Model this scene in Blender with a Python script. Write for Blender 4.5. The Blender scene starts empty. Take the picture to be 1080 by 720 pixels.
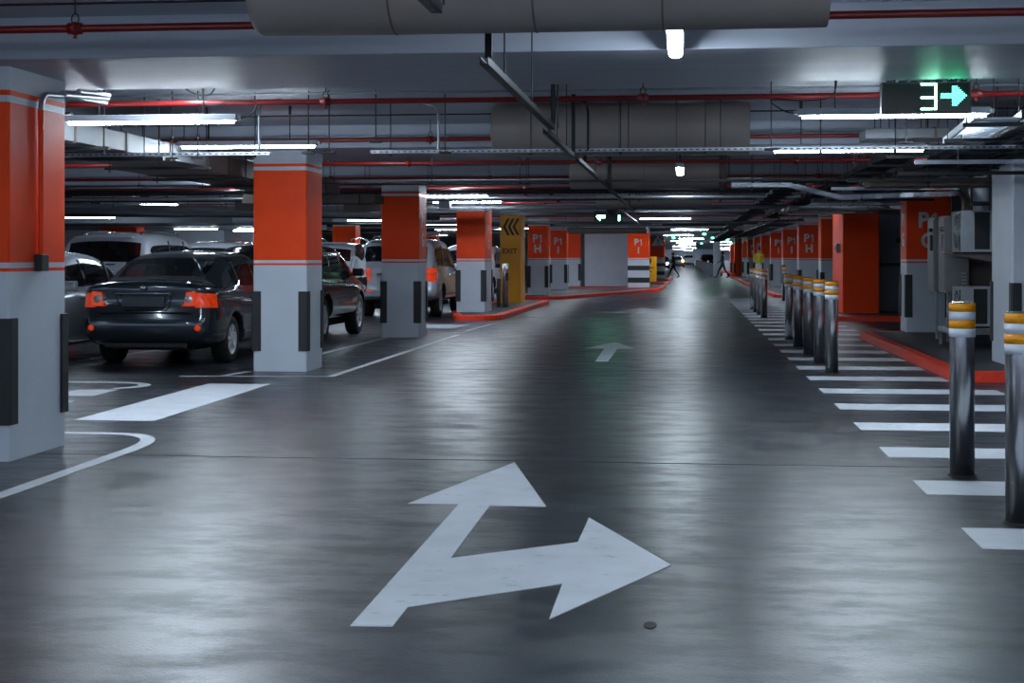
import bpy, bmesh, math, random
from mathutils import Vector, Matrix
R = random.Random(7)
SC = bpy.context.scene
COL = SC.collection

# ------------------------------------------------------------------ camera
YAW = math.atan(182 / 1600.0)
cam = bpy.data.cameras.new('camera')
cam.lens = 1600 / 1080 * 36.0
cam.sensor_width = 36.0
cam.shift_y = -89 / 1080.0
cam.clip_end = 800
cam_o = bpy.data.objects.new('camera', cam)
COL.objects.link(cam_o)
cam_o.location = (0, 0, 1.4)
cam_o.rotation_euler = (math.radians(90), 0, YAW)
SC.camera = cam_o
# ------------------------------------------------------------------ world, exposure
w = bpy.data.worlds.new('world'); SC.world = w; w.use_nodes = True
w.node_tree.nodes['Background'].inputs[0].default_value = (0.55, 0.7, 1.0, 1)
w.node_tree.nodes['Background'].inputs[1].default_value = 0.9  # added cool fill light, entering through the open side behind the camera
SC.view_settings.view_transform = 'Standard'
SC.view_settings.look = 'None'
SC.view_settings.exposure = 0.72
SC.view_settings.gamma = 1.0
SC.view_settings.use_curve_mapping = False
SC.cycles.max_bounces = 6
SC.cycles.diffuse_bounces = 4
SC.cycles.glossy_bounces = 4
SC.cycles.transparent_max_bounces = 8
SC.cycles.sample_clamp_indirect = 12.0
SC.cycles.use_denoising = True
TUBE_POWER = 75.0          # emission strength of every fluorescent tube
LIGHT_COL = (0.75, 0.885, 1.0)

# ------------------------------------------------------------------ colour and materials
def lin(c):
    return tuple(((v / 255) / 12.92 if v / 255 <= .04045 else ((v / 255 + .055) / 1.055) ** 2.4) for v in c) + (1,)

def mat(name, rgb, rough=.5, metal=0., noise=0., scale=6., stretch=(1, 1, 1), coat=0., bump=0., spec=None):
    m = bpy.data.materials.new(name); m.use_nodes = True
    nt = m.node_tree; b = nt.nodes['Principled BSDF']
    c = lin(rgb)
    b.inputs['Base Color'].default_value = c
    b.inputs['Roughness'].default_value = rough
    b.inputs['Metallic'].default_value = metal
    if coat:
        b.inputs['Coat Weight'].default_value = coat; b.inputs['Coat Roughness'].default_value = .04
    if spec is not None: b.inputs['Specular IOR Level'].default_value = spec
    if noise or bump:
        tc = nt.nodes.new('ShaderNodeTexCoord'); mp = nt.nodes.new('ShaderNodeMapping')
        mp.inputs['Scale'].default_value = stretch
        nz = nt.nodes.new('ShaderNodeTexNoise'); nz.inputs['Scale'].default_value = scale
        nz.inputs['Detail'].default_value = 5
        nt.links.new(tc.outputs['Object'], mp.inputs[0]); nt.links.new(mp.outputs[0], nz.inputs['Vector'])
        if noise:
            rp = nt.nodes.new('ShaderNodeValToRGB')
            rp.color_ramp.elements[0].position = .3; rp.color_ramp.elements[1].position = .7
            rp.color_ramp.elements[0].color = tuple(v * (1 - noise) for v in c[:3]) + (1,)
            rp.color_ramp.elements[1].color = tuple(min(1, v * (1 + noise)) for v in c[:3]) + (1,)
            nt.links.new(nz.outputs['Fac'], rp.inputs[0]); nt.links.new(rp.outputs[0], b.inputs['Base Color'])
        if bump:
            bp = nt.nodes.new('ShaderNodeBump'); bp.inputs['Strength'].default_value = bump
            bp.inputs['Distance'].default_value = .01
            nt.links.new(nz.outputs['Fac'], bp.inputs['Height']); nt.links.new(bp.outputs[0], b.inputs['Normal'])
    return m

def emis(name, col, strength, base=(0, 0, 0)):
    m = bpy.data.materials.new(name); m.use_nodes = True
    b = m.node_tree.nodes['Principled BSDF']
    b.inputs['Base Color'].default_value = tuple(base) + (1,)
    b.inputs['Emission Color'].default_value = tuple(col) + (1,)
    b.inputs['Emission Strength'].default_value = strength
    return m

def floor_mat():
    m = bpy.data.materials.new('sealed_asphalt'); m.use_nodes = True
    nt = m.node_tree; b = nt.nodes['Principled BSDF']; N = nt.nodes; L = nt.links
    tc = N.new('ShaderNodeTexCoord')
    def noise(sc, stretch, det=5, rough=.6):
        mp = N.new('ShaderNodeMapping'); mp.inputs['Scale'].default_value = stretch
        L.new(tc.outputs['Object'], mp.inputs[0])
        n = N.new('ShaderNodeTexNoise'); n.inputs['Scale'].default_value = sc
        n.inputs['Detail'].default_value = det; n.inputs['Roughness'].default_value = rough
        L.new(mp.outputs[0], n.inputs['Vector']); return n
    big = noise(.9, (.35, 1, 1)); streak = noise(3.6, (.5, 1.0, 1), 14, .68); grit = noise(70, (.8, 1, 1), 2, .9)
    r1 = N.new('ShaderNodeValToRGB')
    r1.color_ramp.elements[0].position = .32; r1.color_ramp.elements[1].position = .72
    r1.color_ramp.elements[0].color = lin((25, 30, 37)); r1.color_ramp.elements[1].color = lin((44, 51, 61))
    L.new(big.outputs['Fac'], r1.inputs[0])
    mx = N.new('ShaderNodeMix'); mx.data_type = 'RGBA'; mx.blend_type = 'MULTIPLY'; mx.inputs[0].default_value = .55
    r2 = N.new('ShaderNodeValToRGB'); r2.color_ramp.elements[0].position = .36; r2.color_ramp.elements[1].position = .52
    r2.color_ramp.elements[0].color = (.58, .59, .61, 1); r2.color_ramp.elements[1].color = (1, 1, 1, 1)
    L.new(streak.outputs['Fac'], r2.inputs[0])
    L.new(r1.outputs[0], mx.inputs[6]); L.new(r2.outputs[0], mx.inputs[7])
    mg = N.new('ShaderNodeMix'); mg.data_type = 'RGBA'; mg.blend_type = 'MULTIPLY'; mg.inputs[0].default_value = .8
    r3 = N.new('ShaderNodeValToRGB'); r3.color_ramp.elements[0].position = .40; r3.color_ramp.elements[1].position = .62
    r3.color_ramp.elements[0].color = (.35, .36, .38, 1); r3.color_ramp.elements[1].color = (1.5, 1.5, 1.5, 1)
    L.new(grit.outputs['Fac'], r3.inputs[0])
    L.new(mx.outputs[2], mg.inputs[6]); L.new(r3.outputs[0], mg.inputs[7])
    L.new(mg.outputs[2], b.inputs['Base Color'])
    mr = N.new('ShaderNodeMapRange'); mr.inputs[1].default_value = .40; mr.inputs[2].default_value = .56
    mr.inputs[3].default_value = .41; mr.inputs[4].default_value = .285
    L.new(streak.outputs['Fac'], mr.inputs[0]); L.new(mr.outputs[0], b.inputs['Roughness'])
    bp = N.new('ShaderNodeBump'); bp.inputs['Strength'].default_value = .4; bp.inputs['Distance'].default_value = .0035
    L.new(grit.outputs['Fac'], bp.inputs['Height'])
    bp2 = N.new('ShaderNodeBump'); bp2.inputs['Strength'].default_value = .03; bp2.inputs['Distance'].default_value = .006
    L.new(streak.outputs['Fac'], bp2.inputs['Height']); L.new(bp.outputs[0], bp2.inputs['Normal'])
    L.new(bp2.outputs[0], b.inputs['Normal'])
    b.inputs['Specular IOR Level'].default_value = .5
    return m

def marking_mat(name, rgb, wear):
    m = mat(name, rgb, .5, noise=.08, scale=4)
    nt = m.node_tree; N = nt.nodes; L = nt.links; b = N['Principled BSDF']
    src = b.inputs['Base Color'].links[0].from_socket
    tc = N.new('ShaderNodeTexCoord'); mp = N.new('ShaderNodeMapping'); mp.inputs['Scale'].default_value = (.7, 1.3, 1)
    nz = N.new('ShaderNodeTexNoise'); nz.inputs['Scale'].default_value = 7; nz.inputs['Detail'].default_value = 9; nz.inputs['Roughness'].default_value = .75
    L.new(tc.outputs['Object'], mp.inputs[0]); L.new(mp.outputs[0], nz.inputs['Vector'])
    rp = N.new('ShaderNodeValToRGB'); rp.color_ramp.elements[0].position = .30 + wear; rp.color_ramp.elements[1].position = .40 + wear
    rp.color_ramp.elements[0].color = (.28, .29, .31, 1); rp.color_ramp.elements[1].color = (1, 1, 1, 1)
    mx = N.new('ShaderNodeMix'); mx.data_type = 'RGBA'; mx.blend_type = 'MULTIPLY'; mx.inputs[0].default_value = .8
    L.new(nz.outputs['Fac'], rp.inputs[0]); L.new(src, mx.inputs[6]); L.new(rp.outputs[0], mx.inputs[7]); L.new(mx.outputs[2], b.inputs['Base Color'])
    return m

M = dict(
    floor=floor_mat(),
    kerb_top=mat('dark_screed', (52, 55, 60), .55, noise=.15, scale=4),
    white=mat('white_wall_paint', (196, 204, 216), .42, noise=.05, scale=2.5),
    ceil=mat('ceiling_paint', (176, 184, 198), .5, noise=.06, scale=1.5, stretch=(.3, 2, 1)),
    beam=mat('beam_satin_paint', (178, 184, 198), .47, noise=.07, scale=2.0, stretch=(.15, 4, 1), bump=.12, spec=.35),
    greywall=mat('grey_wall_paint', (118, 126, 138), .5, noise=.07, scale=2),
    orange=mat('orange_wall_paint', (250, 70, 0), .5, noise=.05, scale=3, spec=.25),
    kerb=mat('red_kerb_paint', (226, 58, 30), .42, noise=.12, scale=12),
    yellow=mat('yellow_wall_paint', (226, 156, 4), .45, noise=.06, scale=5),
    marking=marking_mat('road_marking_paint', (192, 197, 206), .02),
    marking_worn=marking_mat('worn_marking_paint', (150, 156, 166), .10),
    seam=mat('joint_sealant', (14, 15, 17), .7),
    rubber=mat('black_rubber', (34, 38, 42), .55, noise=.1, scale=20),
    guard_trim=mat('guard_face', (62, 68, 74), .5),
    steel=mat('brushed_steel', (208, 208, 212), .25, metal=1, noise=.10, scale=9, stretch=(6, 6, .2)),
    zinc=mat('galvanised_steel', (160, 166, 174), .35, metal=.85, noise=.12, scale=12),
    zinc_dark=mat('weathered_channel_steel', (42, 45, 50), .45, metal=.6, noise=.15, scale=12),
    dark=mat('black_painted_metal', (17, 18, 20), .5),
    cable=mat('black_cable_sheath', (12, 12, 13), .55),
    pipe=mat('red_sprinkler_pipe', (122, 14, 10), .4, noise=.12, scale=10),
    duct=mat('duct_painted_sheet', (134, 126, 124), .55, noise=.08, scale=3),
    duct_grey=mat('duct_galvanised_sheet', (112, 115, 120), .5, metal=.2, noise=.1, scale=4),
    duct_brown=mat('duct_brown_wrap', (92, 80, 76), .6, noise=.15, scale=5),
    tape_w=mat('white_reflective_tape', (205, 212, 224), .4),
    tape_y=mat('amber_reflective_tape', (232, 150, 8), .4, noise=.12, scale=60),
    letter=mat('white_lettering', (190, 198, 210), .45),
    letter_d=mat('dark_lettering', (30, 26, 20), .5),
    letter_r=mat('red_lettering', (180, 40, 34), .5),
    lampbody=mat('luminaire_housing', (150, 156, 166), .45),
    tube=emis('lit_tube', LIGHT_COL, TUBE_POWER),
    tube_dot=emis('lit_lamp', LIGHT_COL, 14.0),
    led=emis('green_led', (.06, 1.0, .42), 8.0),
    led_w=emis('pale_green_led', (.28, 1.0, .62), 16.0),
    led_amber=emis('amber_led', (1.0, .35, .1), 5.0),
    signface=mat('dark_sign_glass', (16, 26, 24), .22, spec=.5),
    signframe=mat('sign_frame', (70, 78, 80), .4, metal=.5),
    acw=mat('condenser_casing', (150, 156, 162), .5, noise=.08, scale=8),
    acd=mat('condenser_fins', (20, 22, 24), .6),
    cabinet=mat('cabinet_enamel', (118, 116, 120), .5, noise=.08, scale=5),
    skin=mat('skin', (176, 128, 104), .5), hair=mat('brown_hair', (62, 34, 26), .6, noise=.3, scale=40),
    darkhair=mat('black_hair', (18, 16, 15), .6),
    shirt_d=mat('dark_shirt', (34, 36, 42), .8), shirt_g=mat('teal_grey_shirt', (70, 92, 104), .8),
    shirt_w=mat('white_shirt', (196, 202, 212), .8), trouser=mat('black_trousers', (18, 19, 23), .8),
    trouser_g=mat('dark_green_trousers', (26, 48, 50), .8), vest=mat('yellow_vest', (200, 176, 24), .6, noise=.15, scale=30),
)

# ------------------------------------------------------------------ mesh helpers
class MB:
    def __init__(s): s.v = []; s.f = []; s.m = []; s.sm = []
    def add(s, vs, fs, mi=0, smooth=False):
        n = len(s.v); s.v += [tuple(p) for p in vs]
        for f in fs: s.f.append(tuple(i + n for i in f)); s.m.append(mi); s.sm.append(smooth)
        return s
    def box(s, x0, x1, y0, y1, z0, z1, mi=0):
        return s.add([(x0, y0, z0), (x1, y0, z0), (x1, y1, z0), (x0, y1, z0), (x0, y0, z1), (x1, y0, z1), (x1, y1, z1), (x0, y1, z1)],
                     [(0, 3, 2, 1), (4, 5, 6, 7), (0, 1, 5, 4), (1, 2, 6, 5), (2, 3, 7, 6), (3, 0, 4, 7)], mi)
    def prism(s, poly, z0, z1, mi=0, mside=None):
        n = len(poly)
        a = sum(poly[i][0] * poly[(i + 1) % n][1] - poly[(i + 1) % n][0] * poly[i][1] for i in range(n))
        if a < 0: poly = poly[::-1]
        s.add([(p[0], p[1], z0) for p in poly] + [(p[0], p[1], z1) for p in poly],
              [tuple(range(n - 1, -1, -1)), tuple(range(n, 2 * n))], mi)
        k = len(s.v) - 2 * n
        for i in range(n):
            j = (i + 1) % n
            s.f.append((k + i, k + j, k + n + j, k + n + i)); s.m.append(mi if mside is None else mside); s.sm.append(False)
        return s
    def extr(s, poly, axis, a, b, mi=0):
        """a polygon in the two other axes extruded along axis from a to b"""
        n = len(poly)
        def P(p, t): return {'x': (t, p[0], p[1]), 'y': (p[0], t, p[1]), 'z': (p[0], p[1], t)}[axis]
        vs = [P(p, a) for p in poly] + [P(p, b) for p in poly]
        fs = [tuple(range(n - 1, -1, -1)), tuple(range(n, 2 * n))] + [(i, (i + 1) % n, n + (i + 1) % n, n + i) for i in range(n)]
        return s.add(vs, fs, mi)
    def tube(s, pts, r, n=10, mi=0, cap=True):
        pts = [Vector(p) for p in pts]; rings = []
        up = None
        for i, p in enumerate(pts):
            d = (pts[min(i + 1, len(pts) - 1)] - pts[max(i - 1, 0)]).normalized()
            if up is None:
                up = Vector((0, 0, 1)) if abs(d.z) < .9 else Vector((1, 0, 0))
            x = d.cross(up).normalized(); y = x.cross(d).normalized(); up = y
            rr = r[i] if isinstance(r, (list, tuple)) else r
            rings.append([p + (x * math.cos(2 * math.pi * k / n) + y * math.sin(2 * math.pi * k / n)) * rr for k in range(n)])
        vs = [v for q in rings for v in q]; fs = []
        for i in range(len(rings) - 1):
            for k in range(n):
                a = i * n + k; b = i * n + (k + 1) % n
                fs.append((a, b, b + n, a + n))
        s.add(vs, fs, mi, True)
        if cap:
            s.add(rings[0], [tuple(range(n - 1, -1, -1))], mi); s.add(rings[-1], [tuple(range(n))], mi)
        return s
    def lathe(s, prof, c=(0, 0, 0), n=24, axis='z', mi=0, smooth=True):
        """prof: list of (radius, height)"""
        vs = []
        for r, h in prof:
            for k in range(n):
                a = 2 * math.pi * k / n; u, v = r * math.cos(a), r * math.sin(a)
                p = {'z': (u, v, h), 'y': (u, h, v), 'x': (h, u, v)}[axis]
                vs.append((p[0] + c[0], p[1] + c[1], p[2] + c[2]))
        fs = [(i * n + k, i * n + (k + 1) % n, (i + 1) * n + (k + 1) % n, (i + 1) * n + k) for i in range(len(prof) - 1) for k in range(n)]
        return s.add(vs, fs, mi, smooth)
    def build(s, name, mats, parent=None, bevel=0.):
        me = bpy.data.meshes.new(name)
        org = parent_world(parent) if parent is not None else Vector((0, 0, 0))
        me.from_pydata([(p[0] - org.x, p[1] - org.y, p[2] - org.z) for p in s.v], [], s.f)
        if not isinstance(mats, (list, tuple)): mats = [mats]
        for q in mats: me.materials.append(M[q] if isinstance(q, str) else q)
        for p, mi, sm in zip(me.polygons, s.m, s.sm): p.material_index = mi; p.use_smooth = sm
        bm = bmesh.new(); bm.from_mesh(me); bmesh.ops.recalc_face_normals(bm, faces=bm.faces); bm.to_mesh(me); bm.free()
        o = bpy.data.objects.new(name, me); COL.objects.link(o)
        if parent is not None: o.parent = parent
        if bevel:
            b = o.modifiers.new('edge', 'BEVEL'); b.width = bevel; b.segments = 2; b.limit_method = 'ANGLE'
        return o

def parent_world(p):
    v = Vector((0, 0, 0))
    while p is not None: v += Vector(p.location); p = p.parent
    return v

def tag(o, label=None, cat=None, group=None, kind=None):
    if label: o['label'] = label
    if cat: o['category'] = cat
    if group: o['group'] = group
    if kind: o['kind'] = kind
    return o

def thing(name, label, cat, loc=(0, 0, 0), group=None, rz=0.):
    o = bpy.data.objects.new(name, None); COL.objects.link(o)
    o.location = loc; o.rotation_euler[2] = rz; o.empty_display_size = .1
    return tag(o, label, cat, group)

def struct(o): o['kind'] = 'structure'; return o

def copy_tree(o, parent=None):
    c = o.copy(); COL.objects.link(c)
    if parent is not None: c.parent = parent
    for ch in o.children[:]: copy_tree(ch, c)
    return c

def dup(root, loc, label, rz=None, group=None):
    c = copy_tree(root); c.location = loc
    if rz is not None: c.rotation_euler[2] = rz
    c['label'] = label
    if group: c['group'] = group
    return c

def lettering(txt, size, loc, rot, m, parent, name='lettering', bold=.012, align='CENTER'):
    cu = bpy.data.curves.new(name, 'FONT'); cu.body = txt; cu.size = size; cu.extrude = .0015
    cu.offset = bold * size; cu.align_x = align; cu.align_y = 'CENTER'
    cu.resolution_u = 3
    cu.materials.append(M[m])
    o = bpy.data.objects.new(name, cu); COL.objects.link(o)
    if parent is not None:
        o.parent = parent; o.location = Vector(loc) - parent_world(parent)
    else: o.location = loc
    o.rotation_euler = rot
    bpy.context.view_layer.update(); dg = bpy.context.evaluated_depsgraph_get()
    me = bpy.data.meshes.new_from_object(o.evaluated_get(dg))
    q = bpy.data.objects.new(name, me); q.parent = o.parent; q.location = o.location; q.rotation_euler = o.rotation_euler
    bpy.data.objects.remove(o); COL.objects.link(q); q.name = name
    return q
FRONT = (math.radians(90), 0, 0)                     # reads from -Y
SIDE_R = (math.radians(90), 0, math.radians(90))     # reads from +X (faces of the left pillars along the aisle)
SIDE_L = (math.radians(90), 0, math.radians(-90))    # reads from -X

# ================================================================== THE SETTING
PY = [9.92 + 8.22 * k for k in range(34)]            # fronts of the pillar rows
BEAM_Z = 2.705; SLAB_Z = 2.98
MB().box(-46, 24, -9, 290, -.25, 0).build('floor', 'floor')['kind'] = 'structure'
MB().box(-46, 24, -9, 290, SLAB_Z, 3.3).build('ceiling', 'ceil')['kind'] = 'structure'
for k in range(-2, 34):
    y = 9.92 + 8.22 * k
    o = MB().box(-46, 24, y - .32, y + 1.5, BEAM_Z, SLAB_Z + .02).build('trim_%d' % (k + 3), 'beam', None, .008); struct(o)
struct(MB().box(-46, 24, 257, 257.4, 0, 3).build('wall_back', 'white'))
struct(MB().box(-46.3, -46, -9, 290, 0, 3).build('wall_left', 'white'))
struct(MB().box(9.0, 9.3, -9, 290, 0, 3).build('wall_right', 'greywall'))
struct(MB().box(-46, 24, -9.3, -9, 0, .9).build('wall_front', 'white'))  # unseen, left low so the added world fill gets in above it
# dark sealed joints across the slab
o = MB()
for y in (10.36, 18.75, 35.1, 51.5):
    pts = []
    nn = 60
    for i in range(nn + 1):
        x = -20 + 29 * i / nn
        pts.append((x, y + .012 * math.sin(x * 2.1 + y) + R.uniform(-.006, .006)))
    poly = [(p[0], p[1] + .011) for p in pts] + [(p[0], p[1] - .011) for p in pts[::-1]]
    o.prism(poly, .0, .0015)
struct(o.build('trim_joint', 'seam'))
# left side walls beyond the parked cars
struct(MB().box(-34, -14.2, 56, 56.3, 0, 2.99).build('wall_parking', 'white'))
struct(MB().box(-4.35, -2.42, 66.4, 66.8, .12, 2.99).build('wall_core', 'white', None, .01))
struct(MB().box(-4.78, -4.35, 67.45, 67.65, .12, 2.99).build('wall_core_recess', 'greywall'))
struct(MB().box(4.6, 9.0, 27.0, 27.5, 0, 2.99).build('wall_plant', 'greywall'))
struct(MB().box(4.3, 9.0, 36.9, 37.2, 0, 2.99).build('wall_recess', 'greywall'))

# ------------------------------------------------------------------ kerbs and raised islands
def rounded(pts, rad, n=6):
    out = []
    m = len(pts)
    for i in range(m):
        p = Vector(pts[i]); a = Vector(pts[i - 1]); b = Vector(pts[(i + 1) % m]); r = rad[i] if isinstance(rad, (list, tuple)) else rad
        if r <= 0: out.append(tuple(p)); continue
        d1 = (a - p).normalized(); d2 = (b - p).normalized()
        s, e = p + d1 * r, p + d2 * r
        for k in range(n + 1):
            t = k / n
            out.append(tuple((1 - t) ** 2 * s + 2 * t * (1 - t) * p + t * t * e))
    return out

def inset(pts, d):
    m = len(pts); out = []
    ar = sum(pts[i][0] * pts[(i + 1) % m][1] - pts[(i + 1) % m][0] * pts[i][1] for i in range(m))
    sg = 1 if ar > 0 else -1
    for i in range(m):
        p = Vector(pts[i]); a = Vector(pts[i - 1]); b = Vector(pts[(i + 1) % m])
        e1 = (p - a); e2 = (b - p)
        if e1.length < 1e-6: e1 = e2
        if e2.length < 1e-6: e2 = e1
        e1.normalize(); e2.normalize()
        n1 = Vector((-e1.y, e1.x)) * sg; n2 = Vector((-e2.y, e2.x)) * sg
        nn = (n1 + n2)
        nn = nn / max(.4, nn.length_squared) * 2
        out.append(tuple(p + nn * d))
    return out

def island(pts, rad, label, h=.12):
    t = thing('kerb_island', label, 'kerb', (pts[0][0], pts[0][1], 0))
    P = rounded(pts, rad); Q = inset(P, .025); I = inset(P, .17)
    k = MB(); n = len(P)
    rings = [[(p[0], p[1], 0) for p in P], [(p[0], p[1], h - .02) for p in P], [(p[0], p[1], h) for p in Q], [(p[0], p[1], h) for p in I], [(p[0], p[1], 0) for p in I]]
    vs = [v for r in rings for v in r]
    fs = [(a * n + i, a * n + (i + 1) % n, (a + 1) * n + (i + 1) % n, (a + 1) * n + i) for a in range(4) for i in range(n)]
    k.add(vs, fs); k.build('kerbstone', 'kerb', t)
    MB().prism(I, .0, h - .006).build('paving', 'kerb_top', t)
    return t
island([(-5.03, 33.1), (-4.05, 33.1), (-3.98, 44.8), (-5.5, 44.8), (-5.5, 35.5)], [.1, .75, .15, .1, .2], 'low red edged kerb island under the pillar next to the yellow EXIT post')
island([(-5.45, 49.5), (-4.15, 49.5), (-.98, 62.3), (-.98, 62.9), (-5.45, 62.9)], [.1, .9, .12, .12, .1], 'long red edged kerb island slanting out into the aisle below the P1 H pillar')
island([(-5.45, 64.4), (-.95, 63.6), (-.82, 71.5), (-5.45, 72.5)], [.1, .3, .3, .1], 'red edged kerb island carrying the banded P1 I pillar and white wall')
island([(-3.4, 77), (-.95, 75.5), (-.75, 83), (-3.4, 84)], [.1, .3, .3, .1], 'small red edged kerb island around the yellow pay machine')
island([(-3.4, 90), (-.9, 88), (-.7, 97), (-3.4, 99)], [.1, .3, .3, .1], 'farthest red edged kerb island by the striped pillar with triangle sign')
island([(3.0, 17.42), (8.98, 17.42), (8.98, 26.9), (3.0, 26.9)], [.12, 0, 0, .3], 'red edged raised walkway beneath the condenser units and white pillar')
island([(3.3, 33.6), (8.98, 33.6), (8.98, 36.88), (3.3, 36.88)], [.12, 0, 0, .1], 'red kerb across the foot of the solid orange block')
island([(3.05, 53), (8.98, 53), (8.98, 105), (3.05, 105)], [.2, 0, 0, .2], 'distant red edged walkway along the far row of right hand P1 pillars')

# ------------------------------------------------------------------ floor markings
def mark(name, polys, label, cat, m='marking', parent=None, group=None, part=None):
    b = MB()
    for p in polys: b.prism(p, .0, .003)
    o = b.build(name, m, parent)
    if label: tag(o, label, cat, group)
    return o
mark('turn_arrow', [[(-1.26, 5.65), (-1.10, 5.66), (-1.10, 5.98), (-.52, 6.48), (-.52, 5.84), (-.06, 6.93), (-.51, 8.14), (-.52, 7.43), (-1.08, 6.97), (-1.09, 8.47), (-.77, 8.47), (-1.15, 10.27), (-1.56, 8.49), (-1.27, 8.49)]],
     'large white painted arrow pointing straight ahead and right, nearest on the floor', 'road marking')
mark('straight_arrow', [[(-1.19, 20.36), (-1.02, 20.38), (-1.02, 23.2), (-.75, 23.2), (-1.13, 25.0), (-1.51, 23.25), (-1.22, 23.25)]],
     'white painted straight arrow on the aisle beyond the turn arrow', 'road marking')
mark('straight_arrow', [[(-1.2, 37.3), (-1.0, 37.3), (-1.0, 40.2), (-.72, 40.2), (-1.1, 42.2), (-1.5, 40.2), (-1.2, 40.2)], [(-2.4, 38.7), (-1.5, 38.2), (-1.5, 39.2)], [(-1.5, 38.55), (-1.0, 38.5), (-1.0, 38.9), (-1.5, 38.9)]],
     'faint white painted arrow in front of the slanting red kerb', 'road marking', 'marking_worn')
cw = thing('crosswalk', 'white striped pedestrian path running under the bollards on the right', 'crosswalk', (1.42, 8.07, 0))
for k in range(-1, 27):
    y = 8.05 + 1.675 * k
    x1 = 2.96 if 17.2 < y + .3 < 27 else 3.25
    if y + .3 < 10: x1 = 3.2
    MB().prism([(1.42, y), (x1, y), (x1, y - .56), (1.42, y - .56)], 0, .003).build('stripe', 'marking', cw)
# parking lines
def line(pts, wd):
    out = []
    L_, R_ = [], []
    for i, p in enumerate(pts):
        p = Vector(p); a = Vector(pts[max(0, i - 1)]); b = Vector(pts[min(len(pts) - 1, i + 1)])
        d = (b - a).normalized(); n = Vector((-d.y, d.x)) * wd / 2
        L_.append(tuple(p + n)); R_.append(tuple(p - n))
    return L_ + R_[::-1]
def curve(p0, p1, p2, n=10):
    p0, p1, p2 = Vector(p0), Vector(p1), Vector(p2)
    return [tuple((1 - t) ** 2 * p0 + 2 * t * (1 - t) * p1 + t * t * p2) for t in [i / n for i in range(n + 1)]]
mark('edge_line', [line([(-3.99, 4.0), (-3.99, 8.5), (-4.0, 10.6)] + curve((-4.0, 10.6), (-4.0, 11.55), (-4.5, 11.6)) + [(-9, 11.75)], .11)], 'thin white line curving around the foot of the nearest pillar', 'road marking')
mark('bay_block', [[(-5.21, 12.52), (-4.5, 12.52), (-4.53, 16.28), (-5.23, 16.28)]], 'solid white painted block on the floor between the first two pillars', 'road marking')
mark('bay_line', [line([(-5.9, 17.3), (-4.12, 17.42), (-4.05, 27.0)], .09)], 'white parking line running beside the second and third pillars', 'road marking')
mark('bay_line', [line([(-5.25, 19.4), (-5.15, 25.9)], .09)], 'white parking line between the second and third pillars', 'road marking')
mark('bay_line', [line([(-5.42, 17.3), (-5.3, 18.1)], .09)], 'short white line at the front left foot of the second pillar', 'road marking')
mark('bay_line', [line([(-8.3, 18.4), (-7.75, 23.2)], .1)], 'white parking line passing under the dark sedan', 'road marking')
mark('bay_line', [line([(-11.0, 18.2), (-11.0, 23.0)], .1)], 'white parking line beyond the silver sedan', 'road marking')
mark('bay_line', [line([(-4.9, 28.2), (-4.1, 28.2), (-4.0, 32.2)], .09), [(-5.6, 29.5), (-4.5, 29.5), (-4.4, 31.2), (-5.5, 31.2)]], 'worn white parking marks just before the red kerb island', 'road marking', 'marking_worn')
arc = [(-6.35 + .52 * math.sin(a), 15.95 + .42 * -math.cos(a) * 1.0) for a in [math.pi * i / 12 for i in range(13)]]
bs = thing('bay_symbol', 'part of a white painted bay symbol showing behind the nearest pillar', 'road marking', (-6.4, 15.5, 0))
for nm, pl in (('painted_arc', line([(-7.6, 16.35)] + [(-6.35 + .5 * math.cos(a), 15.93 + .42 * math.sin(a)) for a in [math.pi / 2 - math.pi * i / 10 for i in range(9)]], .13)),
               ('painted_bar', [(-6.6, 14.75), (-5.92, 14.68), (-5.93, 15.42), (-6.34, 15.38), (-6.4, 15.05), (-6.6, 15.0)]), ('painted_dot', [(-6.35, 14.0), (-5.88, 14.0), (-5.9, 14.2), (-6.35, 14.2)])):
    MB().prism(pl, 0, .003).build(nm, 'marking', bs)
mark('lane_line', [line([(-2.4, 46.5), (-3.4, 48.7)], .12), line([(-1.6, 49), (-3.1, 52)], .12)], 'thin white dashes beside the slanting red kerb', 'road marking', 'marking_worn')
mark('stop_line', [line([(-1.2, 98), (2.2, 98)], .7)], 'bright white line across the far end of the aisle', 'road marking')
mark('stain', [[(.78 + .10 * math.cos(a) * (1 + .3 * math.sin(3 * a)), 9.3 + .22 * math.sin(a)) for a in [i * math.pi / 6 for i in range(12)]]][:0] or [[(-.13 + .025 * math.cos(a), 5.79 + .05 * math.sin(a)) for a in [i * math.pi / 6 for i in range(12)]]],
     'small dark spot on the floor right of the turn arrow', 'stain', 'seam')

# ------------------------------------------------------------------ pillars
ZW1, ZR1, ZR2, ZO, ZT0, ZT1, ZT2 = 1.30, 1.30, 1.325, 1.362, 2.462, 2.508, 2.545
def numeral(txt, size, loc, rot, t):
    """P1 written as a font P and a flagged 1"""
    if txt != 'P1': return lettering(txt, size, loc, rot, 'letter', t, bold=.03)
    Rm = Matrix.Rotation(rot[2], 4, 'Z')
    off = Rm @ Vector((-.24 * size, 0, 0)); on = Rm @ Vector((.32 * size, 0, 0))
    lettering('P', size, tuple(Vector(loc) + off), rot, 'letter', t, bold=.03)
    h = size * .36; wv = size * .055
    pl = [(-wv, -h), (wv, -h), (wv, h), (-wv * .6, h), (-wv * 3.6, h * .62), (-wv * 3.6, h * .34), (-wv, h * .58)]
    b = MB(); b.extr(pl, 'y', -.002, .002)
    o = b.build('lettering', 'letter'); o.parent = t; o.rotation_euler = (0, 0, rot[2]); o.location = Vector(loc) + on - parent_world(t)
    return o
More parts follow.
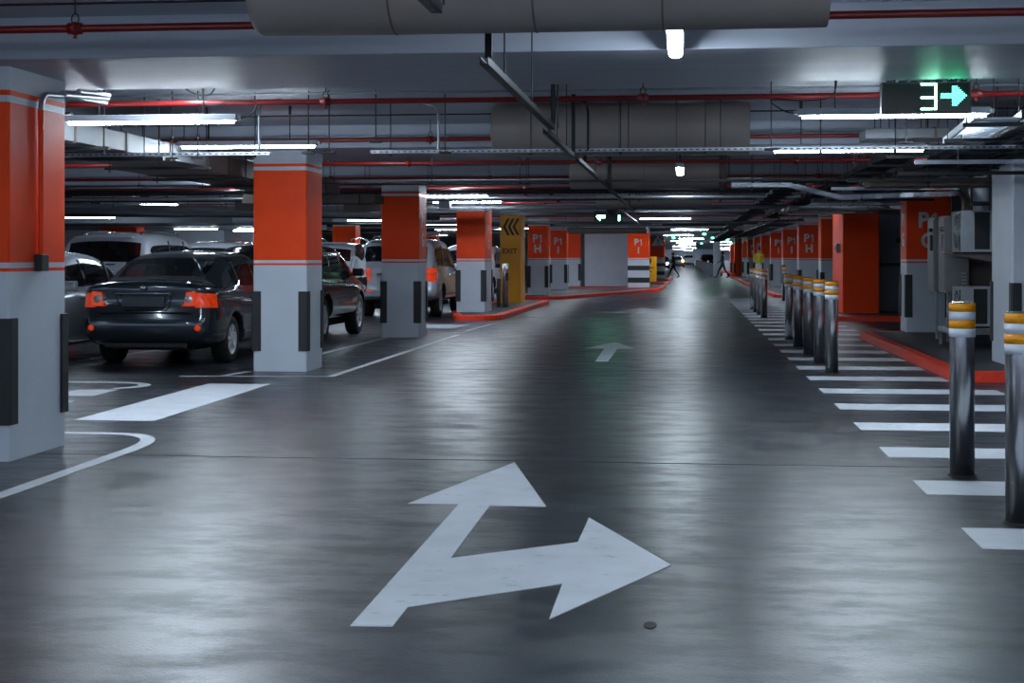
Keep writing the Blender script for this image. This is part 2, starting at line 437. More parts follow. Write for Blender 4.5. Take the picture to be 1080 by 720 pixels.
def pillar(x0, x1, y0, y1, label, z0=0., front=None, side=None, facing='R', kind='std', guards=True, group=None, both=False):
    t = thing('pillar', label, 'pillar', ((x0 + x1) / 2, (y0 + y1) / 2, z0), group)
    b = MB(); top = BEAM_Z + .0
    if kind == 'std': seg = [(z0, ZR1, 0), (ZR1, ZR2, 1), (ZR2, ZO, 0), (ZO, ZT0, 1), (ZT0, ZT1, 0), (ZT1, ZT2, 1), (ZT2, top, 0)]
    elif kind == 'white': seg = [(z0, top, 0)]
    elif kind == 'orange': seg = [(z0, 2.46, 1), (2.46, top, 2)]
    elif kind == 'yellow': seg = [(z0, 2.58, 3), (2.58, top, 0)]
    elif kind == 'banded': seg = [(z0, z0 + .2, 0), (z0 + .2, z0 + .42, 4), (z0 + .42, z0 + .72, 0), (z0 + .72, z0 + .92, 4), (z0 + .92, ZR1, 0), (ZR1, ZR2, 1), (ZR2, ZO, 0), (ZO, ZT0, 1), (ZT0, top, 2)]
    c = .014
    poly = [(x0 + c, y0), (x1 - c, y0), (x1, y0 + c), (x1, y1 - c), (x1 - c, y1), (x0 + c, y1), (x0, y1 - c), (x0, y0 + c)]
    for a, bb, mi in seg: b.prism(poly, a, bb, mi)
    b.build('shaft', ['white', 'orange', 'greywall', 'yellow', 'rubber'], t)
    if guards and kind != 'yellow':
        for cx, sx in ((x0, -1), (x1, 1)):
            for cy, sy in ((y0, -1), (y1, 1)):
                g = MB(); th = .022; lg = .10
                xs = sorted((cx + sx * th, cx - sx * lg)); ys = sorted((cy, cy + sy * th))
                pl = [(cx + sx * .006, cy + sy * th), (cx + sx * th, cy + sy * .006), (cx + sx * th, cy - sy * lg), (cx, cy - sy * lg), (cx, cy), (cx - sx * lg, cy), (cx - sx * lg, cy + sy * th)]
                g.prism(pl, z0 + .25, z0 + .98)
                g.build('corner_guard', 'rubber', t, .004)
    if front:
        for i, s in enumerate(front):
            numeral(s, .36, ((x0 + x1) / 2 + (.0), y0 - .004, 2.02 - .35 * i), FRONT, t)
    if side:
        for i, s in enumerate(side):
            xx = x1 + .004 if facing == 'R' else x0 - .004
            numeral(s, .32, (xx, (y0 + y1) / 2, 2.03 - .34 * i), SIDE_R if facing == 'R' else SIDE_L, t)
    return t
LX0, LX1 = -5.26, -4.59
pillar(LX0, LX1, PY[0], PY[0] + .95, 'nearest orange and white pillar at the left edge, conduit down its side')
pillar(LX0, LX1, PY[1] + .0, PY[1] + .8, 'second orange and white pillar, standing before the right side of the dark sedan')
pillar(LX0, LX1, PY[2] - .3, PY[2] + .45, 'third orange and white pillar, hiding the middle of the silver SUV', side=['P1', 'G'])
pillar(LX0, LX1, PY[3] + .25, PY[3] + 1.5, 'orange and white pillar standing on the red kerb island before the yellow EXIT post', .12, side=['P1', 'G'])
pillar(LX0, LX1, PY[5] - .05, PY[5] + .8, 'left row pillar lettered P1 H above the slanting red kerb', .12, front=['P1', 'H'], side=['P1', 'H'])
pillar(LX0 - .05, LX1 - .05, PY[6] + .7, PY[6] + 1.5, 'left row pillar lettered P1 I just behind the P1 H pillar', .12, front=['P1', 'I'])
pillar(LX0, LX1 + .05, PY[7] - 1.0, PY[7] - .2, 'left row pillar with plain orange band next to the white core wall', .12)
pillar(-2.38, -1.47, 64.0, 64.9, 'wide pillar lettered P1 I with black bands low down, beside the white core wall', .12, front=['P1', 'I'], kind='banded', guards=False)
pillar(-2.6, -1.95, 80.0, 80.7, 'slim all white pillar behind the banded P1 I pillar', .12, kind='white', guards=False)
pillar(-2.7, -1.2, 92.0, 92.8, 'far banded pillar carrying the triangle warning sign', .12, kind='banded', guards=False)
# second and third parking rows, far left
for x, y, l in ((-19.9, 50, 'wide far pillar whose orange band shows above the white SUV roof'), (-12.0, 51.0, 'far orange banded pillar seen between the second and third pillars'),
                (-13.2, 75.5, 'very distant orange banded pillar between the second and third pillars'), (-13.0, 92, 'farthest left orange banded pillar in the parking area')):
    wd = 1.3 if x < -18 else .8
    pillar(x, x + wd, y, y + .8, l, guards=False)
# yellow EXIT post
yp = pillar(-5.1, -4.53, 41.9, 43.1, 'tall yellow post marked EXIT with three black chevrons', .12, kind='yellow')
for i in range(3):
    x = -5.02 + .135 * i
    MB().extr([(x + .12, 2.47), (x + .19, 2.47), (x + .075, 2.24), (x + .19, 2.01), (x + .12, 2.01), (x, 2.24)], 'y', 41.893, 41.901).build('chevron', 'letter_d', yp)
lettering('EXIT', .2, (-4.83, 41.896, 1.56), FRONT, 'letter_d', yp, bold=.02)
# right row
pillar(3.78, 4.6, PY[1] + .0, PY[1] + 1.2, 'plain white pillar at the right edge behind the two near bollards', .12, kind='white')
pillar(3.76, 4.5, PY[2] + .12, PY[2] + .82, 'dark orange and white pillar lettered P1 G, partly behind the electrical cabinets', .12, front=['P1', 'G'], side=['P1', 'G'], facing='L')
pillar(3.6, 4.42, PY[3] + .8, PY[3] + 3.2, 'solid orange block painted down to the red kerb on the right', .12, kind='orange', guards=False)
ords = {4: 'first', 5: 'second', 6: 'third', 7: 'fourth', 8: 'fifth', 9: 'sixth', 10: 'seventh', 11: 'eighth'}
lets = {5: ['P1', 'H'], 6: ['P1', 'I'], 7: ['P1', 'I'], 9: ['P1', 'K'], 10: ['P1', 'K']}
for k in range(4, 12):
    z0 = .12 if k >= 6 else 0
    fr = lets.get(k); tx = (' lettered ' + ' '.join(fr)) if fr else ''
    pillar(3.76, 4.44 if k != 4 else 4.8, PY[k], PY[k] + .8, 'right row pillar%s, %s one beyond the solid orange block' % (tx, ords[k]), z0, front=fr, side=fr, facing='L')
pillar(3.5, 4.3, PY[12], PY[12] + .9, 'far right block painted solid orange, nearer of two', 0, kind='orange')
pillar(3.5, 4.3, PY[13], PY[13] + .9, 'far right block painted solid orange, farther of two', 0, kind='orange')
pillar(2.0, 2.5, 106.6, 107.1, 'slim white pillar at the near end of the far parapet', 0, kind='white', guards=False)
pillar(4.0, 4.7, 135, 136, 'most distant orange banded pillar on the right', 0, guards=False)

# conduit and box on the nearest pillar
t = thing('wall_conduit', 'conduit bending off the ceiling and down the nearest pillar into a small box', 'conduit', (-4.565, 10.4, 1.3))
yc = 10.38
path = [(-4.565, yc, 1.42), (-4.565, yc, 2.45)] + [(-4.565, yc + .11 * (1 - math.cos(a)), 2.45 + .12 * math.sin(a)) for a in [math.pi / 2 * i / 6 for i in range(1, 7)]] + [(-4.565, 10.95, 2.60), (-4.565, 11.6, 2.62)]
MB().tube(path[:2], .02, 10).build('lower_conduit', 'orange', t)
MB().tube(path[1:], .02, 10).build('upper_conduit', 'zinc', t)
MB().tube([(-4.56, 10.75, 2.60), (-4.56, 11.6, 2.66)], .03, 8).tube([(-4.5, 10.9, 2.64), (-4.5, 11.5, 2.67)], .02, 8).build('cable_loop', 'zinc', t)
MB().box(-4.59, -4.53, yc - .06, yc + .06, 1.30, 1.42).build('junction_box', 'rubber', t, .006)

# ------------------------------------------------------------------ bollards
def bollard(loc, label, banded=True, s=1.):
    t = thing('bollard', label, 'bollard', loc, 'steel bollards along the pedestrian path' if banded else None)
    x, y, z = loc; r = .078
    MB().lathe([(0, 0), (r, 0), (r, .90), (r - .0, 1.10), (r - .012, 1.112), (0, 1.115)], (x, y, z), 28).build('post', 'steel', t)
    MB().lathe([(r + .012, 0), (r + .012, .006), (r, .008)], (x, y, z), 28).build('base_ring', 'seam', t)
    if banded:
        zz = 1.105; hh = .054
        for i, m in enumerate(['tape_y', 'tape_w', 'tape_y', 'tape_w']):
            MB().lathe([(r, zz), (r + .005, zz), (r + .005, zz - hh + .001), (r, zz - hh + .001)], (x, y, z), 28).build('amber_band' if m == 'tape_y' else 'white_band', m, t)
            zz -= hh
    return t
bl = bollard((1.76, 8.25, 0), 'nearest banded bollard, cut off by the right edge of the picture')
for y, l in ((10.0, 'second banded bollard, standing clear in front of the red kerb'), (18.68, 'tallest looking bollard of the group of five, nearest in that group'),
             (20.35, 'second bollard of the group of five beside the white stripes'), (22.1, 'middle bollard of the group of five beside the white stripes'),
             (24.1, 'fourth bollard of the group of five beside the white stripes'), (26.1, 'last bollard of the group of five, farthest into the aisle'),
             (35.4, 'nearest bollard of the distant tight cluster of four'), (37.3, 'second bollard of the distant tight cluster of four'),
             (39.2, 'third bollard of the distant tight cluster of four'), (41.2, 'last bollard of the distant tight cluster of four')):
    dup(bl, (1.77 if y < 30 else 1.82, y, 0), l)
dup(bl, (3.18, 49.3, 0), 'single distant bollard standing alone near the right pillars')
b2 = bollard((-4.55, 38.5, .12), 'plain steel bollard without bands before the yellow EXIT post', False)
for ch in b2.children: pass
MB().box(-4.535, -4.46, 38.40, 38.43, .8, 1.0).build('card_reader', 'dark', b2)
MB().tube([(-4.72, 38.5, .12), (-4.72, 38.5, .85)], .05, 14).build('side_post', 'rubber', b2)

# ================================================================== CARS
def paint(name, rgb, metal=.35, rough=.3):
    m = mat(name, rgb, rough, metal=metal, coat=1.0); return m
M['paint_dark'] = paint('charcoal_car_paint', (50, 58, 66), .45, .15)
M['paint_black'] = paint('black_car_paint', (6, 7, 8), .0, .10)
M['paint_black'].node_tree.nodes['Principled BSDF'].inputs['Coat Weight'].default_value = .4
M['paint_black'].node_tree.nodes['Principled BSDF'].inputs['Specular IOR Level'].default_value = .3
M['paint_silver'] = paint('silver_car_paint', (168, 176, 186), .35, .26)
M['paint_white'] = paint('white_car_paint', (206, 212, 222), .0, .3)
M['plastic'] = mat('black_plastic', (14, 15, 16), .5)
M['plate'] = mat('blank_dark_plate', (58, 62, 68), .4)
M['redlamp'] = mat('red_tail_lens', (225, 52, 14), .15, coat=1.0, spec=.8)
b_ = M['redlamp'].node_tree.nodes['Principled BSDF']; b_.inputs['Emission Color'].default_value = (1, .09, .01, 1); b_.inputs['Emission Strength'].default_value = .18
M['amberlamp'] = mat('amber_tail_lens', (216, 38, 6), .15, coat=1.0, noise=.4, scale=22)
b_ = M['amberlamp'].node_tree.nodes['Principled BSDF']; b_.inputs['Emission Color'].default_value = (1, .10, .01, 1); b_.inputs['Emission Strength'].default_value = .15
M['clearlamp'] = mat('clear_lens', (205, 190, 190), .1, metal=.4, coat=1.0, noise=.2, scale=60)
M['alloy'] = mat('alloy_wheel', (205, 208, 214), .32, metal=.55)
M['tyre'] = mat('tyre_rubber', (14, 14, 15), .75)
M['chrome'] = mat('chrome_trim', (200, 204, 210), .12, metal=1)
M['seat'] = mat('dark_seat_fabric', (44, 46, 50), .9)
M['under'] = mat('dark_underbody', (8, 8, 9), .8)
def glass_mat():
    m = bpy.data.materials.new('tinted_glass'); m.use_nodes = True
    nt = m.node_tree; N = nt.nodes; b = N['Principled BSDF']; out = N['Material Output']
    b.inputs['Base Color'].default_value = (.006, .008, .010, 1); b.inputs['Roughness'].default_value = .04
    b.inputs['Specular IOR Level'].default_value = .7
    tr = N.new('ShaderNodeBsdfTransparent'); tr.inputs[0].default_value = (.55, .6, .64, 1)
    mx = N.new('ShaderNodeMixShader'); mx.inputs[0].default_value = .62
    nt.links.new(tr.outputs[0], mx.inputs[1]); nt.links.new(b.outputs[0], mx.inputs[2]); nt.links.new(mx.outputs[0], out.inputs[0])
    return m
M['glass'] = glass_mat()

def low(x, w, zb, dx=(0, 0, 0, 0, 0), z2=.44, z3=.68, z4=.86):
    return [(x + dx[0], .74 * w, zb), (x + dx[1], .955 * w, zb + .05), (x + dx[2], w, z2), (x + dx[3], .995 * w, z3), (x + dx[4], .965 * w, z4)]
def scale_rows(st, s):
    return [[(x, y * s, z) for x, y, z in r] for r in st]

def profile_sedan():
    S = []; K = 1.045
    S.append(low(.05, .78, .28, (.14, .06, -.02, .06, .05), .50, .77, .96) + [(.07, .73, 1.02), (.06, .60, 1.065), (.05, .44, 1.085), (.05, .22, 1.10), (.05, 0, 1.105)])
    S.append(low(.26, .865, .25, (0, 0, -.04, .02, .0), .50, .77, .95) + [(.27, .81, 1.015), (.26, .67, 1.07), (.24, .48, 1.09), (.22, .24, 1.10), (.21, 0, 1.105)])
    S.append(low(.62, .875, .22, z3=.74, z4=.92) + [(.62, .82, 1.0), (.60, .70, 1.06), (.56, .60, 1.085), (.48, .3, 1.095), (.46, 0, 1.10)])
    S.append(low(1.05, .88, .2, z3=.72, z4=.90) + [(1.02, .82, .99), (1.22, .72, 1.28), (1.22, .585, 1.405), (1.13, .3, 1.44), (1.11, 0, 1.445)])
    S.append(low(1.4, .88, .2, z3=.71, z4=.88) + [(1.5, .82, .97), (1.62, .71, 1.34), (1.6, .58, 1.445), (1.55, .3, 1.475), (1.53, 0, 1.48)])
    S.append(low(2.1, .88, .2, z3=.70, z4=.87) + [(2.12, .81, .95), (2.16, .685, 1.365), (2.15, .58, 1.46), (2.15, .3, 1.49), (2.15, 0, 1.495)])
    S.append(low(2.2, .88, .2, z3=.70, z4=.87) + [(2.24, .81, .95), (2.26, .685, 1.365), (2.25, .58, 1.46), (2.25, .3, 1.49), (2.25, 0, 1.495)])
    S.append(low(3.15, .88, .2, z3=.68, z4=.85) + [(3.2, .81, .93), (2.86, .68, 1.32), (2.76, .575, 1.42), (2.7, .3, 1.455), (2.69, 0, 1.46)])
    S.append(low(3.5, .88, .2, z3=.67, z4=.84) + [(3.42, .81, .92), (3.44, .72, .955), (3.45, .62, .985), (3.55, .3, 1.0), (3.58, 0, 1.005)])
    S.append(low(4.0, .865, .22, z3=.62, z4=.76) + [(4.0, .78, .83), (4.02, .66, .87), (4.04, .47, .895), (4.06, .24, .90), (4.06, 0, .90)])
    S.append(low(4.36, .80, .24, z3=.58, z4=.67, dx=(-.04, 0, .04, .0, -.02)) + [(4.30, .70, .73), (4.32, .58, .76), (4.36, .42, .78), (4.4, .22, .79), (4.41, 0, .79)])
    S.append(low(4.46, .66, .28, z3=.56, z4=.62, dx=(-.1, -.03, .03, .02, .0)) + [(4.42, .60, .66), (4.44, .48, .68), (4.47, .36, .69), (4.5, .18, .695), (4.51, 0, .70)])
    S = [[(x - (.03 if q == 0 else 0), y * K, z) for x, y, z in r_] for q, r_ in enumerate(S)]
    return dict(S=S, rear=2, front=7, side=[3, 4, 5, 6], posts=[1.36, 2.2], L=4.54, wheels=(.98, 3.58), wr=.315, lampz=3, tw=.76)

def profile_suv(h=1.85, L=4.9, w=.95):
    k = h / 1.85; zg = 1.12 * k ** .5
    def t(x, z, y5, rows=None): return rows
    S = []
    S.append(low(.03, .86, .42, (.12, .0, -.05, .03, .05), .58, .84, 1.08) + [(.06, .84, 1.12), (.06, .74, 1.135), (.06, .62, 1.14), (.04, .3, 1.145), (.03, 0, 1.15)])
    S.append(low(.20, .94, .38, (0, 0, -.03, .02, .02), .58, .84, 1.08) + [(.16, .885, 1.13), (.10, .80, 1.17), (.09, .70, 1.17), (.06, .34, 1.175), (.05, 0, 1.18)])
    S.append(low(.34, .95, .36, z2=.58, z3=.84, z4=1.06) + [(.30, .885, 1.15), (.15, .79, 1.24), (.13, .70, 1.22), (.08, .34, 1.22), (.07, 0, 1.22)])
    S.append(low(.52, .95, .36, z2=.58, z3=.84, z4=1.05) + [(.48, .885, 1.12), (.40, .765, 1.62 * k), (.30, .66, 1.70 * k), (.24, .34, 1.74 * k), (.23, 0, 1.75 * k)])
    S.append(low(.70, .95, .36, z2=.58, z3=.83, z4=1.04) + [(.64, .885, 1.11), (.60, .76, 1.66 * k), (.46, .655, 1.80 * k), (.42, .34, 1.83 * k), (.42, 0, 1.84 * k)])
    S.append(low(1.45, .95, .34, z2=.58, z3=.82, z4=1.02) + [(1.42, .885, 1.09), (1.38, .755, 1.68 * k), (1.38, .65, 1.82 * k), (1.38, .34, 1.85 * k), (1.38, 0, 1.86 * k)])
    S.append(low(1.55, .95, .34, z2=.58, z3=.82, z4=1.02) + [(1.52, .885, 1.09), (1.48, .755, 1.68 * k), (1.48, .65, 1.82 * k), (1.48, .34, 1.85 * k), (1.48, 0, 1.86 * k)])
    S.append(low(2.35, .95, .34, z2=.58, z3=.82, z4=1.0) + [(2.36, .885, 1.07), (2.34, .755, 1.68 * k), (2.34, .65, 1.81 * k), (2.34, .34, 1.84 * k), (2.34, 0, 1.85 * k)])
    S.append(low(2.46, .95, .34, z2=.58, z3=.82, z4=1.0) + [(2.46, .885, 1.07), (2.44, .755, 1.68 * k), (2.44, .65, 1.81 * k), (2.44, .34, 1.84 * k), (2.44, 0, 1.85 * k)])
    S.append(low(3.35, .95, .34, z2=.58, z3=.80, z4=.98) + [(3.42, .885, 1.04), (3.08, .75, 1.60 * k), (2.98, .645, 1.73 * k), (2.92, .34, 1.77 * k), (2.9, 0, 1.78 * k)])
    S.append(low(3.6, .95, .34, z2=.58, z3=.79, z4=.96) + [(3.6, .87, 1.04), (3.62, .80, 1.08), (3.64, .70, 1.10), (3.72, .34, 1.12), (3.74, 0, 1.12)])
    S.append(low(4.3, .93, .36, z2=.56, z3=.76, z4=.92) + [(4.3, .85, .99), (4.3, .74, 1.03), (4.32, .6, 1.05), (4.34, .3, 1.06), (4.34, 0, 1.06)])
    S.append(low(4.72, .86, .38, (-.05, 0, .05, .02, 0), .54, .70, .84) + [(4.68, .78, .90), (4.7, .66, .93), (4.72, .5, .95), (4.74, .26, .96), (4.75, 0, .96)])
    S.append(low(4.83, .72, .42, (-.08, -.02, .04, .02, 0), .54, .68, .78) + [(4.78, .66, .82), (4.8, .54, .85), (4.82, .42, .86), (4.84, .2, .865), (4.85, 0, .87)])
    S = [[p_ if q < 6 else (p_[0], p_[1] * (1.09 if 2 <= i_ <= 9 else 1.0), p_[2]) for q, p_ in enumerate(r_)] for i_, r_ in enumerate(S)]
    sx = L / 4.9
    S = [[(x * sx, y * w / .93, z) for x, y, z in r] for r in S]
    return dict(S=S, rear=2, front=9, side=[3, 4, 5, 6, 7, 8], posts=[1.5 * sx, 2.41 * sx], L=L, wheels=(1.0 * sx, 3.98 * sx), wr=.375, lampz=3, tw=.80 * w / .95)

def car(name, label, pr_, pm, loc, rz=math.radians(90), detail=None, lampm='redlamp', plate=True):
    S = pr_['S']; ns = len(S)
    bm = bmesh.new(); V = {}
    def vert(i, key, side, co):
        if abs(co[1]) < 1e-6: side = 0
        kk = (i, key, side)
        if kk not in V: V[kk] = bm.verts.new((co[0], co[1] * (side if side else 0), co[2]))
        return V[kk]
    # bottom columns share the fractions of levels 6..9
    def ringpt(i, c, side):
        r = S[i]
        if c >= 0: return vert(i, c, side, r[c])
        col = -c + 5                              # -1..-4 -> levels 6..9
        f = r[col][1] / r[5][1]
        return vert(i, c, side, (r[0][0], r[0][1] * f, r[0][2]))
    order = [-4, -3, -2, -1, 0, 1, 2, 3, 4, 5, 6, 7, 8, 9]
    body, rearg, frontg, sideg, lamp, under = 0, 1, 2, 3, 4, 5
    for i in range(ns - 1):
        for a in range(len(order) - 1):
            c0, c1 = order[a], order[a + 1]
            for s in (1, -1):
                f = [ringpt(i, c0, s), ringpt(i + 1, c0, s), ringpt(i + 1, c1, s), ringpt(i, c1, s)]
                if s == -1: f = f[::-1]
                mi = body
                if c0 < 0: mi = under
                if c0 >= 7 and i == pr_['rear']: mi = rearg
                if c0 >= 7 and i == pr_['front']: mi = frontg
                if c0 == 5 and i in pr_['side']: mi = sideg
                if c0 == pr_['lampz'] and i == 0: mi = lamp
                fc = bm.faces.new(f); fc.material_index = mi
    # end caps
    for e, i in ((0, 0), (1, ns - 1)):
        r = S[i]
        def cp(row, col, side):
            if col == 5: return ringpt(i, row, side)
            if row == 0: return ringpt(i, -(col - 5), side)
            if row == 5: return ringpt(i, col, side)
            f = r[col][1] / r[5][1]
            bulge = .05 * (1 - f * f) * (-1 if e == 0 else 1)
            return vert(i, ('c', row, col), side, (r[row][0] + bulge, r[row][1] * f, r[row][2]))
        for row in range(5):
            for col in range(5, 9):
                for s in (1, -1):
                    f = [cp(row, col, s), cp(row, col + 1, s), cp(row + 1, col + 1, s), cp(row + 1, col, s)]
                    if (s == 1) != (e == 0): f = f[::-1]
                    fc = bm.faces.new(f)
                    fc.material_index = lamp if (e == 0 and row == pr_['lampz'] and col == 5) else (under if row == 0 and e == 0 and False else body)
    bmesh.ops.recalc_face_normals(bm, faces=bm.faces)
    for f in bm.faces: f.smooth = True
    me = bpy.data.meshes.new('body_cage'); bm.to_mesh(me); bm.free()
    mats = [pm, 'glass', 'glass', 'glass', lampm, 'under']
    tmp = [bpy.data.materials.new('cage_%d' % q) for q in range(6)]
    for q in tmp: me.materials.append(q)
    o = bpy.data.objects.new('body_cage', me); COL.objects.link(o)
    sb = o.modifiers.new('s', 'SUBSURF'); sb.levels = 2; sb.render_levels = 2
    # wheel wells cut out of the shell
    wr = pr_['wr']; cut = MB()
    for wx in pr_['wheels']:
        for s in (1, -1):
            y0, y1 = sorted((s * (pr_['tw'] - .19), s * 1.3))
            n = 28; vs = []; 
            for yy in (y0, y1):
                for k in range(n):
                    a = 2 * math.pi * k / n; vs.append((wx + (wr + .055) * math.cos(a), yy, wr + (wr + .055) * math.sin(a)))
            cut.add(vs, [tuple(range(n))[::-1], tuple(range(n, 2 * n))] + [(k, (k + 1) % n, n + (k + 1) % n, n + k) for k in range(n)])
    co = cut.build('cutter', 'under')
    bo = o.modifiers.new('b', 'BOOLEAN'); bo.operation = 'DIFFERENCE'; bo.object = co; bo.solver = 'EXACT'
    try: bo.material_mode = 'TRANSFER'
    except Exception: pass
    dg = bpy.context.evaluated_depsgraph_get(); dg.update()
    ev = bpy.data.meshes.new_from_object(o.evaluated_get(dg))
    mslots = [m.name if m else '' for m in ev.materials]
    bpy.data.objects.remove(o); bpy.data.objects.remove(co)
    for q in range(6): ev.materials[q] = M[mats[q]]
    for q in tmp: bpy.data.materials.remove(q)
    root = thing(name, label, 'car', loc, None, rz)
    names = ['body_shell', 'rear_window', 'windscreen', 'side_window', 'tail_lamp', 'body_shell']
    def sub(idx, nm, sel=lambda c: True):
        b2 = bmesh.new(); b2.from_mesh(ev)
        dl = [f for f in b2.faces if not (f.material_index in idx and sel(f.calc_center_median()))]
        bmesh.ops.delete(b2, geom=dl, context='FACES')
        if not b2.faces: b2.free(); return None
        m2 = bpy.data.meshes.new(nm); b2.to_mesh(m2); b2.free()
        for q in ev.materials: m2.materials.append(q)
        o2 = bpy.data.objects.new(nm, m2); COL.objects.link(o2); o2.parent = root
        return o2
    nmat = len(ev.materials)
    sub([0, 5] + list(range(6, nmat)), 'body_shell')
    sub([1], 'rear_window'); sub([2], 'windscreen')
    xs = [0] + [x_ for x_ in pr_['posts']] + [99]
    for q in range(len(xs) - 1):
        for s in (1, -1):
            sub([3], 'side_window', lambda c, q=q, s=s: (xs[q] if q else -9) < c.x <= (xs[q + 1] if q < len(xs) - 2 else 99) and c.y * s > 0)
    for x_ in pr_['posts']:
        near = min(S, key=lambda r_: abs(r_[5][0] - x_))
        for s in (1, -1):
            q5, q6 = near[5], near[6]
            b = MB(); y5, y6 = q5[1] * 1.0 - .004, q6[1] - .018
            ym = (y5 + y6) / 2 + .012; zm_ = (q5[2] + q6[2]) / 2
            b.add([(x_ - .035, s * y5, q5[2]), (x_ + .035, s * y5, q5[2]), (x_ + .035, s * ym, zm_), (x_ + .03, s * y6, q6[2]), (x_ - .03, s * y6, q6[2]), (x_ - .035, s * ym, zm_)] +
                  [(x_ - .035, s * (y5 - .03), q5[2]), (x_ + .035, s * (y5 - .03), q5[2]), (x_ + .035, s * (ym - .03), zm_), (x_ + .03, s * (y6 - .03), q6[2]), (x_ - .03, s * (y6 - .03), q6[2]), (x_ - .035, s * (ym - .03), zm_)],
                  [(0, 1, 2, 5), (5, 2, 3, 4), (6, 7, 8, 11), (11, 8, 9, 10), (0, 1, 7, 6), (1, 2, 8, 7), (2, 3, 9, 8), (3, 4, 10, 9), (4, 5, 11, 10), (5, 0, 6, 11)])
            o_ = b.build('door_post', 'plastic'); o_.parent = root
    lamps = []
    for s in (1, -1):
        lamps.append(sub([4], 'tail_lamp', lambda c, s=s: c.y * s > 0))
    # wheels
    def wheel(wx, s):
        yc = s * pr_['tw']; c = (wx, yc, wr)
        e = bpy.data.objects.new('wheel', None); COL.objects.link(e); e.parent = root; e.location = c
        h = .105
        prof = [(wr * .64, -h), (wr * .70, -h * 1.02), (wr * .93, -h), (wr, -h * .75), (wr, h * .75), (wr * .93, h), (wr * .70, h * 1.02), (wr * .64, h)]
        def loc_build(mb, nm, mm):
            o_ = mb.build(nm, mm); o_.parent = e; return o_
        loc_build(MB().lathe(prof, (0, 0, 0), 32, 'y'), 'tyre', 'tyre')
        loc_build(MB().lathe([(wr * .68, s * h * .85), (wr * .66, s * h * .96), (wr * .61, s * h * .95), (wr * .60, s * h * .3), (0.01, s * h * .2)], (0, 0, 0), 32, 'y', 0), 'rim', 'alloy')
        sp = MB()
        for k in range(7):
            a = 2 * math.pi * k / 7 + .3
            ca, sa = math.cos(a), math.sin(a); wd = .023
            p = []
            for rr, ww in ((.03, wd * .9), (wr * .63, wd * 1.15)):
                p += [(rr * ca - ww * sa, rr * sa + ww * ca), (rr * ca + ww * sa, rr * sa - ww * ca)]
            poly = [p[0], p[2], p[3], p[1]]
            sp.extr(poly, 'y', *sorted((s * h * .62, s * h * .92)))
        sp.lathe([(0, s * h * .95), (.045, s * h * .95), (.055, s * h * .6)], (0, 0, 0), 16, 'y')
        loc_build(sp, 'spokes', 'alloy')
        loc_build(MB().lathe([(wr * .58, s * h * .32), (.01, s * h * .32)], (0, 0, 0), 24, 'y'), 'brake_disc', 'under')
    for wx in pr_['wheels']:
        for s in (1, -1): wheel(wx, s)
    def part(mb, nm, mm, bevel=0, lab=None):
        o_ = mb.build(nm, mm, None, bevel); o_.parent = root
        if lab: o_['label'] = lab
        return o_
    # under floor, seats, mirrors
    L = pr_['L']; big = wr > .35
    zf = .42 if big else .3
    part(MB().box(.35, L - .35, -.55, .55, .20, zf), 'underbody', 'under')
    ws = [S[0][5][1]]
    sh = 1.12 if not big else 1.28
    for sx in ((1.55, 2.45) if not big else (1.9, 2.8)):
        for sy in ((-.38, .38) if sx > 2.4 else (-.42, .0, .42)):
            b = MB().box(sx, sx + .14, sy - .22, sy + .22, .55, sh - .02)
            b.box(sx - .02, sx + .08, sy - .12, sy + .12, sh, sh + .17)
            part(b, 'seat', 'seat', .03)
    iA = pr_['front']
    mx, my, mz = S[iA][5][0] - .12, S[iA][5][1] + .11, S[iA][5][2] + .08
    for s in (1, -1):
        b = MB()
        b.extr([(mx - .05, mz - .06), (mx + .07, mz - .05), (mx + .1, mz + .02), (mx + .05, mz + .08), (mx - .05, mz + .08)], 'y', *sorted((s * (my - .09), s * (my + .1))))
        b.box(mx - .01, mx + .04, *sorted((s * (my - .17), s * (my - .08))), mz - .05, mz - .01)
        part(b, 'wing_mirror', pm if not big else 'plastic', .02)
    # door handles
    for i in pr_['side'][-2:]:
        hx = S[i][5][0] + .12 if i != pr_['side'][0] or big else S[i][5][0] + .55
        hx = (S[i + 1][5][0] + S[i][5][0]) / 2 - .25
        for s in (1, -1):
            yy = S[i][4][1] + .008
            part(MB().tube([(hx - .09, s * (yy - .01), S[i][4][2] - .02), (hx - .06, s * (yy + .025), S[i][4][2] - .02), (hx + .06, s * (yy + .025), S[i][4][2] - .02), (hx + .09, s * (yy - .01), S[i][4][2] - .02)], .014, 8), 'door_handle', 'chrome' if pm != 'paint_dark' else pm)
    # head lamps on the nose
    f2 = S[ns - 2]; f1 = S[ns - 1]
    for s in (1, -1):
        b = MB()
        c0 = Vector((f1[4][0] - .02, f1[4][1] * .88 * s, f1[4][2] + .0)); c1 = Vector((f2[4][0] + .0, f2[4][1] * 1.0 * s, f2[4][2] + .0))
        b.tube([c0, (c0 + c1) / 2 + Vector((.02, .0, .01)), c1], [.05, .075, .05], 12)
        part(b, 'head_lamp', 'clearlamp')
    part(MB().box(f1[2][0] - .06, f1[2][0] + .045, -.45, .45, .40 if not big else .5, .56 if not big else .74), 'front_grille', 'plastic', .02)
    if detail: detail(root, part, pr_)
    return root

